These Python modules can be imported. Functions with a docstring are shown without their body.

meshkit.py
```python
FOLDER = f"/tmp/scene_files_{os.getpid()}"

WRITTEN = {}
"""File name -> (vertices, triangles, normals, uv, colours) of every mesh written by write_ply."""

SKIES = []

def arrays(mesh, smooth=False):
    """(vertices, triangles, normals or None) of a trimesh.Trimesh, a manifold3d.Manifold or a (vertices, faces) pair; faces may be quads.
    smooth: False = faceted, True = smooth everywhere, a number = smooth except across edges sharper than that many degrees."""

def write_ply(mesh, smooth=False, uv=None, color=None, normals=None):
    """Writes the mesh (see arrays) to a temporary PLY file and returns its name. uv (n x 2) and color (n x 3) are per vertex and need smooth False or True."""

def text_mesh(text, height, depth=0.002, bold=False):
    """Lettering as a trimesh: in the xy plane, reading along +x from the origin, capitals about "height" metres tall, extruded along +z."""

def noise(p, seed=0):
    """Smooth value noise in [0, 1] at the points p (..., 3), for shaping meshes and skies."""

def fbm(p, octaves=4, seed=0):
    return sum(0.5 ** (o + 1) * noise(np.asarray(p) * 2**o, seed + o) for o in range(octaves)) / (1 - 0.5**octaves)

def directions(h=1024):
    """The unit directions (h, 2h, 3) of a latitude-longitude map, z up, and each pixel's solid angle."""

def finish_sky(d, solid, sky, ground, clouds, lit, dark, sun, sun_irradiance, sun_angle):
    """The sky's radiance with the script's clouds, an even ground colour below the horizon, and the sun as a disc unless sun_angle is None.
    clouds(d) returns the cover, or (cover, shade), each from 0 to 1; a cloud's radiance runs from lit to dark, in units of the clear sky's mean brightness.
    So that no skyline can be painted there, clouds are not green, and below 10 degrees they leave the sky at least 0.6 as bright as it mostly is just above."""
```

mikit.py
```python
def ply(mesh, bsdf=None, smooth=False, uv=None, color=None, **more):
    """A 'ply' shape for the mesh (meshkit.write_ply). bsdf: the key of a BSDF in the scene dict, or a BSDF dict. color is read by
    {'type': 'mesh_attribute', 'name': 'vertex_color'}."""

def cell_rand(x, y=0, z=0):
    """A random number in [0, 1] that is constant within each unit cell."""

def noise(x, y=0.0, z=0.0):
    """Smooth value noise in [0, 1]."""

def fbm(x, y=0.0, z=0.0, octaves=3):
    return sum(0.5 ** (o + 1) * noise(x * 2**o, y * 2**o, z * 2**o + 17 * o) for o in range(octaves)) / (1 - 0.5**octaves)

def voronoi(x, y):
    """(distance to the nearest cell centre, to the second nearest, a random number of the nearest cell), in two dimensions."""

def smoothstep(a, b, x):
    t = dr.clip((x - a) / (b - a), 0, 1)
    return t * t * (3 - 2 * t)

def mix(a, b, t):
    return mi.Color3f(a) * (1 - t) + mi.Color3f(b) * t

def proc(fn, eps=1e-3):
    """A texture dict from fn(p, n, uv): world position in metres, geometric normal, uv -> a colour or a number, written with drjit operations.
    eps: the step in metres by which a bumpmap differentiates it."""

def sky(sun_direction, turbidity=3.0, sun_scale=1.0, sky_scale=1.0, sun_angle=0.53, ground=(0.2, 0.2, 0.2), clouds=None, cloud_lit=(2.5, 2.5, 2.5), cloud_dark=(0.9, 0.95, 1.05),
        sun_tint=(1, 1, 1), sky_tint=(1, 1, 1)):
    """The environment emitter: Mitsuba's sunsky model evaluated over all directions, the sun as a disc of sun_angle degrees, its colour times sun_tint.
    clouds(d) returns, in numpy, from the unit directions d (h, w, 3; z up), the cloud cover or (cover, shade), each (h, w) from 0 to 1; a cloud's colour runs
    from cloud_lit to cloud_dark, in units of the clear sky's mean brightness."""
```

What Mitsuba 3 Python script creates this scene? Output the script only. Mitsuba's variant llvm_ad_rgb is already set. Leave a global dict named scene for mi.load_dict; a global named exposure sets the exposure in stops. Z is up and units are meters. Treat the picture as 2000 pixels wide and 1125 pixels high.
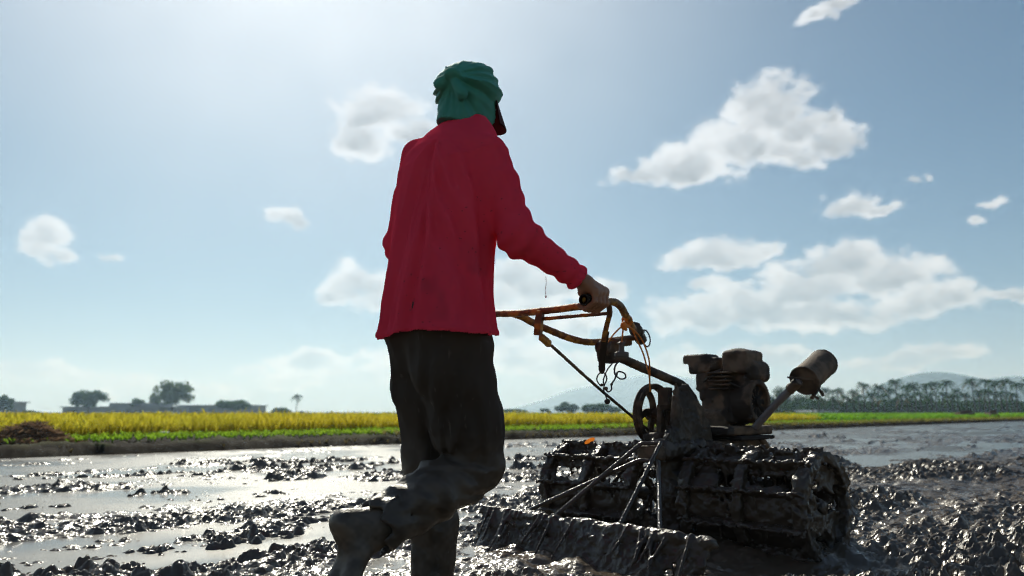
import math, random
import numpy as np, trimesh, mitsuba as mi, drjit as dr
import mikit, meshkit
from mikit import proc, ply

scene, labels = {}, {}
T = mi.ScalarTransform4f

# ---------------------------------------------------------------- camera, sky, exposure
FPX, PITCH = 1555.0, math.atan(242.5 / 1555.0)
CAM = np.array([0.0, 0.0, 0.55])
_d = np.array([0, math.cos(PITCH), math.sin(PITCH)])
scene['camera'] = {
    'type': 'thinlens', 'fov': math.degrees(2 * math.atan(1000 / FPX)), 'fov_axis': 'x',
    'aperture_radius': 0.0042, 'focus_distance': 2.55, 'near_clip': 0.05, 'far_clip': 30000.0,
    'to_world': T().look_at(origin=CAM.tolist(), target=(CAM + _d).tolist(), up=[0, 0, 1]),
    'medium': {'type': 'ref', 'id': 'air'},
}
SUN_AZ, SUN_EL = math.radians(-15.0), math.radians(37.0)
SUN = np.array([math.sin(SUN_AZ) * math.cos(SUN_EL), math.cos(SUN_AZ) * math.cos(SUN_EL), math.sin(SUN_EL)])
exposure = 1.55


def ray(px, py):
    """Direction (y = 1) of a sight line, for measuring where things stand."""
    cx, cz = (px - 1000) / FPX, (562.5 - py) / FPX
    c, s = math.cos(PITCH), math.sin(PITCH)
    v = np.array([cx, c - cz * s, s + cz * c])
    return v / v[1]


def at(px, py, y):
    return CAM + ray(px, py) * y


def azel(px, py):
    v = ray(px, py)
    return math.atan2(v[0], v[1]), math.atan2(v[2], math.hypot(v[0], v[1]))


# cumulus: (x, y, half width, half height) of each puff
PUFFS = [(1505, 225, 95, 68), (1625, 282, 72, 48), (1440, 290, 120, 55), (1340, 330, 115, 42), (1560, 260, 80, 55), (1250, 352, 60, 24), (1530, 300, 80, 40),
         (1660, 400, 62, 30), (1725, 405, 38, 13), (1400, 505, 115, 34), (1510, 495, 42, 24), (1645, 520, 110, 48), (1750, 540, 100, 48), (1865, 580, 80, 34),
         (1560, 570, 130, 44), (1450, 605, 130, 48), (1345, 625, 85, 40), (1600, 625, 190, 38), (1390, 552, 46, 16), (1790, 600, 120, 34), (1850, 692, 80, 22), (1770, 706, 70, 18),
         (1700, 712, 60, 16), (1000, 538, 70, 34), (1075, 560, 85, 42), (1160, 575, 80, 30), (960, 580, 60, 40), (1010, 625, 120, 45), (1120, 640, 90, 30), (1010, 700, 90, 40),
         (700, 560, 58, 42), (660, 578, 40, 22), (745, 590, 50, 30), (490, 730, 40, 17), (610, 712, 85, 26), (700, 742, 95, 24), (560, 752, 90, 20), (760, 722, 50, 20), (740, 700, 40, 18),
         (98, 468, 52, 36), (118, 505, 40, 20), (75, 490, 28, 22), (212, 494, 26, 9), (735, 225, 95, 55), (700, 285, 70, 46), (800, 260, 60, 34), (590, 432, 18, 24), (560, 425, 40, 14),
         (1600, 36, 52, 16), (1650, 12, 50, 12), (1778, 348, 18, 13), (1810, 344, 14, 12), (1940, 405, 34, 8), (1922, 436, 26, 8), (1975, 575, 60, 14), (1500, 700, 120, 24), (1360, 705, 100, 26),
         (130, 740, 160, 16), (40, 725, 110, 18), (330, 765, 170, 14), (1100, 720, 120, 26)]


def sm_(a, b, x):
    t = np.clip((x - a) / (b - a), 0, 1)
    return t * t * (3 - 2 * t)


def clouds(d):
    az, el = np.arctan2(d[..., 0], d[..., 1]), np.arcsin(d[..., 2])
    puffs = []
    for x, y, rx, ry in PUFFS:
        a, e = azel(x, y)
        a1, _ = azel(x + rx, y)
        _, e1 = azel(x, y - ry)
        puffs.append((a, e, abs(a1 - a) * 1.12, abs(e1 - e) * 1.15))
    rng = random.Random(5)
    for _ in range(60):                                   # the same kind of clouds all round
        a, e = rng.uniform(0.75, 2 * math.pi - 0.75), math.radians(rng.uniform(3, 34))
        for _ in range(4):
            puffs.append((a + rng.uniform(-.09, .09), e + rng.uniform(-.02, .02), rng.uniform(.03, .08), rng.uniform(.015, .03)))
    q = d * 9.0
    warp = [(meshkit.fbm(q * 3.2, 4, s) - .5) for s in (1, 2)]
    azw, elw = az + warp[0] * .035, el + warp[1] * .028
    field, under = np.full(az.shape, -9.0), np.zeros(az.shape)
    for a, e, ra, re in puffs:
        col = np.abs((az[0] - a + math.pi) % (2 * math.pi) - math.pi) < 2.1 * ra + .03
        row = np.abs(el[:, 0] - e) < 2.3 * re + .03
        ix = np.ix_(row, col)
        da = (azw[ix] - a + math.pi) % (2 * math.pi) - math.pi
        up = elw[ix] - e
        re2 = np.where(up < 0, re * .72, re * 1.1)
        new = 1 - (da / ra) ** 2 - (up / re2) ** 2
        under[ix] = np.where(new > field[ix], up / re2, under[ix])
        field[ix] = np.maximum(field[ix], new)
    detail = meshkit.fbm(q * 6, 6, 7) - .5 + .35 * (meshkit.fbm(q * 21, 3, 8) - .5)
    f = np.maximum(field, -3) + detail * 1.7
    cover = np.clip((f + .06) / .72, 0, 1)
    cover = cover * cover * (3 - 2 * cover)
    low = np.clip(1 - np.degrees(el) / 9, 0, 1)
    cover *= .96 - .16 * low
    puffy = meshkit.fbm(q * 3.6, 4, 9) - .5                        # lumps of the cloud's own body
    thick = sm_(.25, 1.15, field + 1.5 * puffy + .5 * detail)
    shade = .40 - .30 * low + .40 * thick + .22 * thick * np.clip(-under + .15, -.6, 1) + .30 * (meshkit.fbm(q * 8, 4, 13) - .5) * thick + .60 * low * thick
    # veil of thin high haze round the sun, and pale air near the skyline
    ang = np.degrees(np.arccos(np.clip(d @ SUN, -1, 1)))
    veil = .86 * np.exp(-(ang / 19.5) ** 2) + .07 * np.exp(-(ang / 30.0) ** 2)
    veil = veil * (.8 + .5 * (meshkit.fbm(q * .8, 3, 11) - .4)) + .16 * low ** 1.5
    out = 1 - (1 - cover) * (1 - np.clip(veil, 0, .9))
    sh = np.where(out > 1e-4, (cover * np.clip(shade, 0, 1) + np.clip(veil, 0, .9) * (1 - cover) * np.clip(.1 + .55 * low, 0, 1)) / np.maximum(out, 1e-4), 0)
    return out, np.clip(sh, 0, 1)


scene['sky'] = mikit.sky(SUN.tolist(), turbidity=2.5, sun_scale=1.4, sky_scale=.54, clouds=clouds, cloud_lit=(9.6, 9.9, 10.2), cloud_dark=(2.2, 2.3, 2.4), sky_tint=(.76, .98, 1.13), sun_tint=(.82, 1, 1.24))

# ---------------------------------------------------------------- helpers
COUNT = {}


def numbered(name):
    n = COUNT.get(name, 0)
    COUNT[name] = n + 1
    return name if n == 0 else f'{name}_{n:03d}'


def add(name, mesh, bsdf, parent=None, smooth=False, label=None, kind=None, **more):
    """One entry of the scene under its parent's key."""
    key = numbered(f'{parent}__{name}' if parent else name)
    scene[key] = ply(mesh, bsdf, smooth, **more)
    if label or kind:
        labels[key] = {}
        if label:
            labels[key]['label'] = label
        if kind:
            labels[key]['kind'] = kind
    return key


def thing(name, label, category, group=None):
    key = numbered(name)
    labels[key] = {'label': label, 'category': category}
    if group:
        labels[key]['group'] = group
    return key


def cat(ms):
    ms = [m for m in ms if len(m[0])]
    vs, fs, n = [], [], 0
    for v, f in ms:
        f = np.asarray(f)
        if f.shape[1] == 4:
            f = np.vstack([f[:, [0, 1, 2]], f[:, [0, 2, 3]]])
        vs.append(np.asarray(v, float)); fs.append(f + n); n += len(v)
    return np.vstack(vs), np.vstack(fs)


def vf(m):
    return np.asarray(m.vertices, float), np.asarray(m.faces)


def rad(c, r=.5):
    return {'type': 'rgb', 'value': list(c)}


def sweep(pts, r, sides=10, cap=True):
    """A round bar along a polyline; r a number or one per point."""
    p = np.asarray(pts, float)
    r = np.broadcast_to(np.asarray(r, float), (len(p),))
    t = np.gradient(p, axis=0)
    t /= np.linalg.norm(t, axis=1, keepdims=True) + 1e-12
    a = np.cross(t[0], [0, 0, 1.0] if abs(t[0][2]) < .9 else [1.0, 0, 0]); a /= np.linalg.norm(a)
    A = []
    for k in range(len(p)):
        a = a - t[k] * (a @ t[k]); a /= np.linalg.norm(a) + 1e-12
        A.append(a)
    A = np.array(A); B = np.cross(t, A)
    ang = np.arange(sides) * 2 * np.pi / sides
    v = p[:, None] + r[:, None, None] * (np.cos(ang)[None, :, None] * A[:, None] + np.sin(ang)[None, :, None] * B[:, None])
    v = v.reshape(-1, 3)
    i, j = np.meshgrid(np.arange(len(p) - 1), np.arange(sides), indexing='ij')
    q = np.stack([i * sides + j, i * sides + (j + 1) % sides, (i + 1) * sides + (j + 1) % sides, (i + 1) * sides + j], -1).reshape(-1, 4)
    f = np.vstack([q[:, [0, 1, 2]], q[:, [0, 2, 3]]])
    if cap:
        n = len(v)
        v = np.vstack([v, p[:1], p[-1:]])
        k = np.arange(sides)
        f = np.vstack([f, np.stack([(k + 1) % sides, k, k * 0 + n], 1), np.stack([k + n - sides, (k + 1) % sides + n - sides, k * 0 + n + 1], 1)])
    return v, f


def curve(ctrl, n=40):
    """Catmull-Rom through the control points."""
    c = np.asarray(ctrl, float)
    c = np.vstack([2 * c[0] - c[1], c, 2 * c[-1] - c[-2]])
    out = []
    m = len(c) - 3
    for u in np.linspace(0, m - 1e-6, n):
        k = int(u); t = u - k
        p0, p1, p2, p3 = c[k:k + 4]
        out.append(.5 * (2 * p1 + (p2 - p0) * t + (2 * p0 - 5 * p1 + 4 * p2 - p3) * t * t + (3 * p1 - p0 - 3 * p2 + p3) * t ** 3))
    return np.array(out)


def sm(a, b, x):
    t = np.clip((x - a) / (b - a), 0, 1)
    return t * t * (3 - 2 * t)


def nets(fn, lo, hi, h, relax=1, band=.012):
    """The zero surface of fn(points) by surface nets."""
    lo, hi = np.asarray(lo, float), np.asarray(hi, float)
    n = np.ceil((hi - lo) / h).astype(int) + 1
    ax = [lo[k] + np.arange(n[k]) * h for k in range(3)]
    big = 5                                                     # far from the surface a coarse look is enough
    cax = [np.append(x[::big], x[-1]) if (len(x) - 1) % big else x[::big] for x in ax]
    C = fn(np.stack(np.meshgrid(*cax, indexing='ij'), -1).reshape(-1, 3)).reshape([len(x) for x in cax])
    D = C
    for k in range(3):
        pos = np.clip(np.searchsorted(cax[k], ax[k], 'right') - 1, 0, len(cax[k]) - 2)
        t = (ax[k] - cax[k][pos]) / (cax[k][pos + 1] - cax[k][pos])
        sh = [1, 1, 1]; sh[k] = -1
        D = np.take(D, pos, k) * (1 - t.reshape(sh)) + np.take(D, pos + 1, k) * t.reshape(sh)
    near = np.argwhere(np.abs(D) < band + h * big * .95)
    P = lo + near * h
    D[tuple(near.T)] = np.concatenate([fn(c) for c in np.array_split(P, max(1, len(P) // 300000))])
    D[[0, -1]] = np.maximum(D[[0, -1]], h * .3); D[:, [0, -1]] = np.maximum(D[:, [0, -1]], h * .3); D[:, :, [0, -1]] = np.maximum(D[:, :, [0, -1]], h * .3)
    S = D < 0
    c = [S[i:n[0] - 1 + i, j:n[1] - 1 + j, k:n[2] - 1 + k] for i in (0, 1) for j in (0, 1) for k in (0, 1)]
    tot = sum(x.astype(np.int8) for x in c)
    I = np.argwhere((tot > 0) & (tot < 8))
    ids = np.full(n - 1, -1); ids[tuple(I.T)] = np.arange(len(I))
    off = np.array([[i, j, k] for i in (0, 1) for j in (0, 1) for k in (0, 1)])
    vals = np.stack([D[I[:, 0] + o[0], I[:, 1] + o[1], I[:, 2] + o[2]] for o in off], 1)
    acc, cnt = np.zeros((len(I), 3)), np.zeros(len(I))
    for a in range(8):
        for b in range(a + 1, 8):
            if abs(off[a] - off[b]).sum() == 1:
                m = (vals[:, a] < 0) != (vals[:, b] < 0)
                t = vals[m, a] / (vals[m, a] - vals[m, b])
                acc[m] += off[a] + t[:, None] * (off[b] - off[a]); cnt[m] += 1
    V = lo + (I + acc / cnt[:, None]) * h
    F = []
    for d in range(3):
        u, w = (d + 1) % 3, (d + 2) % 3
        sl0 = [slice(1, -1)] * 3; sl1 = [slice(1, -1)] * 3
        sl0[d] = slice(0, -1); sl1[d] = slice(1, None)
        a, b = S[tuple(sl0)], S[tuple(sl1)]
        E = np.argwhere(a != b)
        flip = a[tuple(E.T)]
        base = E.copy(); base[:, u] += 1; base[:, w] += 1
        def cell(du, dw):
            q = base.copy(); q[:, u] -= du; q[:, w] -= dw
            return ids[tuple(q.T)]
        q = np.stack([cell(1, 1), cell(0, 1), cell(0, 0), cell(1, 0)], 1)
        q[~flip] = q[~flip][:, ::-1]
        F.append(q)
    F = np.vstack(F)
    F = np.vstack([F[:, [0, 1, 2]], F[:, [0, 2, 3]]])
    for _ in range(relax):
        s, k = np.zeros_like(V), np.zeros(len(V))
        for x, y in ((0, 1), (1, 2), (2, 0)):
            np.add.at(s, F[:, x], V[F[:, y]]); np.add.at(k, F[:, x], 1)
        V = .55 * V + .45 * s / np.maximum(k, 1)[:, None]
    return V, F


def normals(V, F):
    n = np.zeros_like(V)
    fn_ = np.cross(V[F[:, 1]] - V[F[:, 0]], V[F[:, 2]] - V[F[:, 0]])
    for k in range(3):
        np.add.at(n, F[:, k], fn_)
    return n / (np.linalg.norm(n, axis=1, keepdims=True) + 1e-12)


def cone(p, a, b, ra, rb):
    """Distance to a tapered limb."""
    a, b = np.asarray(a, float), np.asarray(b, float)
    ab = b - a
    t = np.clip(((p - a) @ ab) / (ab @ ab), 0, 1)
    return np.linalg.norm(p - a - t[:, None] * ab, axis=1) - (ra + (rb - ra) * t)


def ell(p, c, r, R=None):
    q = p - np.asarray(c, float)
    if R is not None:
        q = q @ np.asarray(R, float).T
    r = np.asarray(r, float)
    k0 = np.linalg.norm(q / r, axis=1); k1 = np.linalg.norm(q / (r * r), axis=1)
    return k0 * (k0 - 1) / np.maximum(k1, 1e-9)


def rbox(p, c, half, r, R=None):
    q = p - np.asarray(c, float)
    if R is not None:
        q = q @ np.asarray(R, float).T
    q = np.abs(q) - (np.asarray(half, float) - r)
    return np.linalg.norm(np.maximum(q, 0), axis=1) + np.minimum(q.max(1), 0) - r


def smin(a, b, k):
    h = np.clip(.5 + .5 * (b - a) / k, 0, 1)
    return b + (a - b) * h - k * h * (1 - h)


N = lambda p, f, o=3, s=0: meshkit.fbm(np.asarray(p) * f, o, s) - .5

# ---------------------------------------------------------------- materials of the setting
UVEC = np.array([0.731, -0.682])        # across the furrows, towards the camera's right


def row_s(x, y):
    return -.731 * x + .682 * y


def mud_rough(p, n, uv):
    w = mikit.fbm(p.x * 9, p.y * 9, p.z * 9)
    return .17 + .25 * mikit.smoothstep(.35, .7, w)


def mud_colour(p, n, uv):
    w = mikit.fbm(p.x * 3, p.y * 3, p.z * 7)
    return mikit.mix((.044, .032, .022), (.118, .088, .060), w)


def mud_bump(p, n, uv):
    return mikit.fbm(p.x * 55, p.y * 55, p.z * 55, 4)


scene['wet_mud'] = {'type': 'bumpmap', 'arbitrary': proc(mud_bump, 2e-3), 'scale': .008,
                    'bsdf': {'type': 'principled', 'base_color': proc(mud_colour), 'roughness': proc(mud_rough), 'specular': .55}}
scene['caked_mud'] = {'type': 'bumpmap', 'arbitrary': proc(mud_bump, 2e-3), 'scale': .009,
                      'bsdf': {'type': 'principled', 'base_color': proc(lambda p, n, uv: mikit.mix((.030, .022, .015), (.068, .051, .036), mikit.fbm(p.x * 9, p.y * 9, p.z * 9))),
                               'roughness': proc(lambda p, n, uv: .12 + .42 * mikit.fbm(p.x * 14, p.y * 14, p.z * 14)), 'specular': .5}}
scene['puddle_water'] = {'type': 'bumpmap', 'arbitrary': proc(lambda p, n, uv: mikit.fbm(p.x * 5 + .6 * p.y, p.y * 9, 0, 3) + .12 * mikit.noise(p.x * 30, p.y * 34, 1), 4e-3), 'scale': .0022, 'bsdf': {
    'type': 'blendbsdf', 'weight': proc(lambda p, n, uv: .25 + .6 * mikit.smoothstep(.4, .62, mikit.fbm(p.x * .9 - .5 * p.y, p.y * .9 + .5 * p.x, 4, 3))),
    'calm': {'type': 'roughplastic', 'diffuse_reflectance': {'type': 'rgb', 'value': [.052, .047, .040]}, 'int_ior': 1.42, 'distribution': 'ggx', 'alpha': .03, 'nonlinear': True},
    'ruffled': {'type': 'roughplastic', 'diffuse_reflectance': {'type': 'rgb', 'value': [.052, .047, .040]}, 'int_ior': 1.55, 'distribution': 'ggx', 'alpha': .24, 'nonlinear': True}}}
scene['bank_soil'] = {'type': 'principled', 'roughness': .9, 'specular': .06, 'base_color': proc(lambda p, n, uv: mikit.mix(
    mikit.mix((.010, .0075, .005), (.022, .016, .010), mikit.fbm(p.x * 4, p.y * 4, p.z * 9)),
    mikit.mix((.06, .042, .025), (.06, .075, .02), mikit.fbm(p.x * 1.3, p.y * 1.3, 3)), mikit.smoothstep(.12, .19, p.z + .05 * mikit.noise(p.x * 3, p.y * 3, 5))))}
scene['field_ground'] = {'type': 'principled', 'roughness': .9, 'specular': .1, 'base_color': proc(lambda p, n, uv: mikit.mix((.09, .10, .03), (.16, .13, .05), mikit.fbm(p.x * .02, p.y * .02, 1)))}
for nm, tr in (('rice_blades', 1.1), ('tree_leaves', .6)):
    scene[nm] = {'type': 'principledthin', 'base_color': {'type': 'mesh_attribute', 'name': 'vertex_color'}, 'roughness': .8, 'diff_trans': tr, 'spec_trans': 0.0, 'eta': 1.12}
scene['bark'] = {'type': 'principled', 'base_color': {'type': 'rgb', 'value': [.09, .07, .055]}, 'roughness': .9, 'specular': .1}
scene['hill_green'] = {'type': 'principled', 'base_color': proc(lambda p, n, uv: mikit.mix((.045, .06, .04), (.07, .085, .05), mikit.fbm(p.x * .012, p.y * .012, p.z * .02))), 'roughness': 1.0, 'specular': 0.0}

# ---------------------------------------------------------------- the ground
BANK_S = 10.9


def hash2(i, j, seed):
    h = (i.astype(np.int64) * 374761393 + j.astype(np.int64) * 668265263 + seed * 2246822519) & 0xFFFFFFFF
    h = ((h ^ (h >> 13)) * 1274126177) & 0xFFFFFFFF
    return ((h ^ (h >> 16)) & 0xFFFF) / 65535.0


def clods(x, y, size, seed, jitter=.9):
    """Rounded lumps: the highest dome of nearby cells, heights 0..1."""
    u, v = x / size, y / size
    i0, j0 = np.floor(u), np.floor(v)
    best = np.zeros_like(x)
    for a in (-1, 0, 1):
        for b in (-1, 0, 1):
            ci, cj = i0 + a, j0 + b
            rx, ry, rr, rz = (hash2(ci, cj, seed + k) for k in range(4))
            r = .25 + .55 * rr ** 2
            d2 = ((ci + .5 + jitter * (rx - .5) - u) ** 2 + ((cj + .5 + jitter * (ry - .5) - v) * 1.15) ** 2) / r ** 2
            best = np.maximum(best, np.sqrt(np.maximum(1 - d2, 0)) * r * (.35 + rz))
    return best


def tilled(x, y):
    """How much of the mud stands up out of the water here, 0..1."""
    s = row_s(x, y)
    q = .682 * x + .731 * y
    w = meshkit.fbm(np.stack([x * .8, y * .8, x * 0], -1), 3, 3) - .5
    sw = s + w * .5
    m = sm(3.05, 2.65, sw)                                          # worked mud this side of the first water strip
    m = np.maximum(m, .95 * sm(3.75, 4.1, sw) * sm(5.2, 4.6, sw))
    m = np.maximum(m, .85 * sm(2.6, 3.4, q) * sm(7.5, 5.0, q) * sm(5.4, 4.6, sw) * sm(2.0, 3.0, s))    # wet patch behind the tractor's left wheel
    m = np.maximum(m, .62 * sm(.55, .2, np.abs(sw - 6.55)) * sm(6, 3.5, q))
    m = np.maximum(m, .5 * sm(.3, .1, np.abs(sw - 8.1)) * sm(9, 5, q))
    m = np.maximum(m, .55 * sm(8.9, 9.6, sw))
    m = np.maximum(m, .5 * sm(.35, .1, np.abs(sw - 5.6)) * sm(7, 9, q))
    m = np.maximum(m, .55 * sm(.6, .2, np.abs(sw - 4.4)) * sm(9, 10, q))
    sp = meshkit.fbm(np.stack([s * 2.6, q * 1.0, x * 0], -1), 3, 6)
    m = np.maximum(m, .50 * sm(.46, .62, sp) * sm(BANK_S, BANK_S - .5, s))       # crumbs strewn over the shallow water
    return m


def ground_height(x, y):
    s = row_s(x, y)
    q = .682 * x + .731 * y
    P = np.stack([x, y, x * 0], -1)
    m = tilled(x, y)
    heap = sm(1.2, .2, s) * sm(1.5, 4, q)                            # mud thrown up to the right of the wheels
    lump = meshkit.fbm(np.stack([s * 2.6, q * 1.5, x * 0], -1), 3, 21) - .5
    patch = .35 + .5 * sm(1.6, .9, s) + (1.15 - .5 * sm(1.6, .9, s)) * sm(.35, .65, meshkit.fbm(np.stack([s * 1.7, q * .8, x * 0], -1) + 9, 3, 25))
    left = sm(2.0, 3.0, s)
    z = -.042 + (.064 - .016 * left) * m + .050 * lump * (.35 + m) * (1 - .35 * left)
    z += .075 * heap * (.5 + 1.1 * (meshkit.fbm(P * np.array([1.1, 1.1, 1]) + 4, 3, 23)))
    near = 1 / (1 + (np.hypot(x, y) / 9) ** 2)
    wx, wy = x + .05 * (meshkit.fbm(P * 6, 2, 90) - .5), y + .05 * (meshkit.fbm(P * 6, 2, 91) - .5)
    Wp = np.stack([wx, wy, x * 0], -1)
    bil = lambda f, sd: np.abs(2 * meshkit.noise(Wp * f, sd) - 1)
    patch = patch * (1 - .32 * left)
    z += patch * m * (.034 * clods(wx, wy, .17, 30) * (.35 + 1.3 * heap) + .034 * clods(wx, wy, .058, 40) * (.5 + .8 * meshkit.noise(P * 3, 95)))
    z += m * (.030 * bil(9, 92) + patch * (.024 * bil(21, 93) + near * (.017 * bil(46, 94) + .011 * bil(95, 96)))) - m * .022
    sp = meshkit.fbm(np.stack([s * 3.0, q * 1.1, x * 0], -1) + 3, 3, 61)
    crumb = (1 - m) * sm(.455, .61, sp) * sm(BANK_S + .1, BANK_S - .4, s) * (.45 + .55 * sm(.3, .6, meshkit.fbm(P * .9, 2, 62)))
    z += crumb * (.036 + .060 * clods(wx, wy, .085, 63) + .050 * clods(wx, wy, .040, 64) + .02 * bil(30, 65)) - .012 * (1 - m)
    z += (1 - m) * .05 * np.maximum(clods(x, y, .34, 70) - .42, 0) * 2
    # smooth sheet of slurry left in the right wheel's wake, and the bow of mud it rides in
    w_ = np.maximum(np.abs((P[..., :2] - np.array([.70, 3.43])) @ np.array([.7071, -.7071])) - .62, 0)
    f_ = (P[..., :2] - np.array([.70, 3.43])) @ np.array([.7071, .7071])
    z += .065 * np.exp(-(w_ / .10) ** 2 - ((f_ + .02) / .25) ** 2) * (.6 + .8 * meshkit.fbm(P * 5, 3, 97))       # mud pushed up along the wheels
    k = np.exp(-(((x - 1.02) / .42) ** 2 + ((y - 2.80) / .20) ** 2) * .9)
    z = z * (1 - .8 * k) - .012 * k
    # the bank between the paddies, the wet ditch behind it and the grass verge
    e = s + .28 * (meshkit.fbm(np.stack([x * .7, y * .7, x * 0], -1), 3, 80) - .5)
    bank = sm(BANK_S, BANK_S + .42, e) * sm(BANK_S + 2.0, BANK_S + 1.25, e)
    rough = .12 * (meshkit.fbm(P * 2.6, 4, 81) - .5) + .06 * (meshkit.fbm(P * 11, 3, 82) - .5)
    z = np.where(e > BANK_S, -.05 + rough * .5, z)
    z = np.maximum(z, np.where(bank > 0, -.06 + bank * (.175 + rough * 1.3), -1))
    verge = sm(BANK_S + 2.5, BANK_S + 2.8, e)
    return np.where(verge > 0, np.maximum(z, -.05 + verge * (.13 + rough * .5)), z)


def build_ground():
    az = np.concatenate([np.linspace(-100, -40, 60, endpoint=False), np.linspace(-40, 40, 720, endpoint=False), np.linspace(40, 100, 60)])
    r = np.exp(np.concatenate([np.linspace(math.log(.55), math.log(2.3), 70, endpoint=False), np.linspace(math.log(2.3), math.log(11), 560, endpoint=False), np.linspace(math.log(11), math.log(150), 240)]))
    A, R = np.meshgrid(np.radians(az), r, indexing='xy')
    X, Y = R * np.sin(A), R * np.cos(A)
    Z = np.concatenate([ground_height(a, b) for a, b in zip(np.array_split(X.ravel(), 8), np.array_split(Y.ravel(), 8))])
    V = np.stack([X.ravel(), Y.ravel(), Z], 1)
    nr, na = R.shape
    i, j = np.meshgrid(np.arange(nr - 1), np.arange(na - 1), indexing='ij')
    Q = np.stack([i * na + j, i * na + j + 1, (i + 1) * na + j + 1, (i + 1) * na + j], -1).reshape(-1, 4)
    s = row_s(V[:, 0], V[:, 1])[Q].mean(1)
    zmax = V[Q][:, :, 2].max(1)
    for name, keep, m in (('mud_ground', (s <= BANK_S + .1) & (zmax > -.03), 'wet_mud'), ('bank_ground', s > BANK_S + .1, 'bank_soil')):
        f = Q[keep]
        used, inv = np.unique(f, return_inverse=True)
        add(name, (V[used], inv.reshape(f.shape)), m, smooth=True, kind='structure')


build_ground()
W = 9000.0
add('water', (np.array([[-200, -3.0, 0.0], [300, -3.0, 0.0], [300, 300, 0.0], [-200, 300, 0.0]]), np.array([[0, 1, 2, 3]])), 'puddle_water', kind='structure')
add('ground', (np.array([[-W, -W, -.12], [W, -W, -.12], [W, W, -.12], [-W, W, -.12]]), np.array([[0, 1, 2, 3]])), 'field_ground', kind='structure')
scene['stubble_ground'] = {'type': 'principled', 'roughness': .95, 'specular': .05, 'base_color': proc(lambda p, n, uv: mikit.mix((.24, .19, .10), (.38, .31, .18), mikit.fbm(p.x * 2, p.y * 2, 1)))}
add('stubble_field', (np.array([[-300, -300, .03], [300, -300, .03], [300, -2.6, .03], [-300, -2.6, .03]]), np.array([[0, 1, 2, 3]])), 'stubble_ground', kind='structure')
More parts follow.
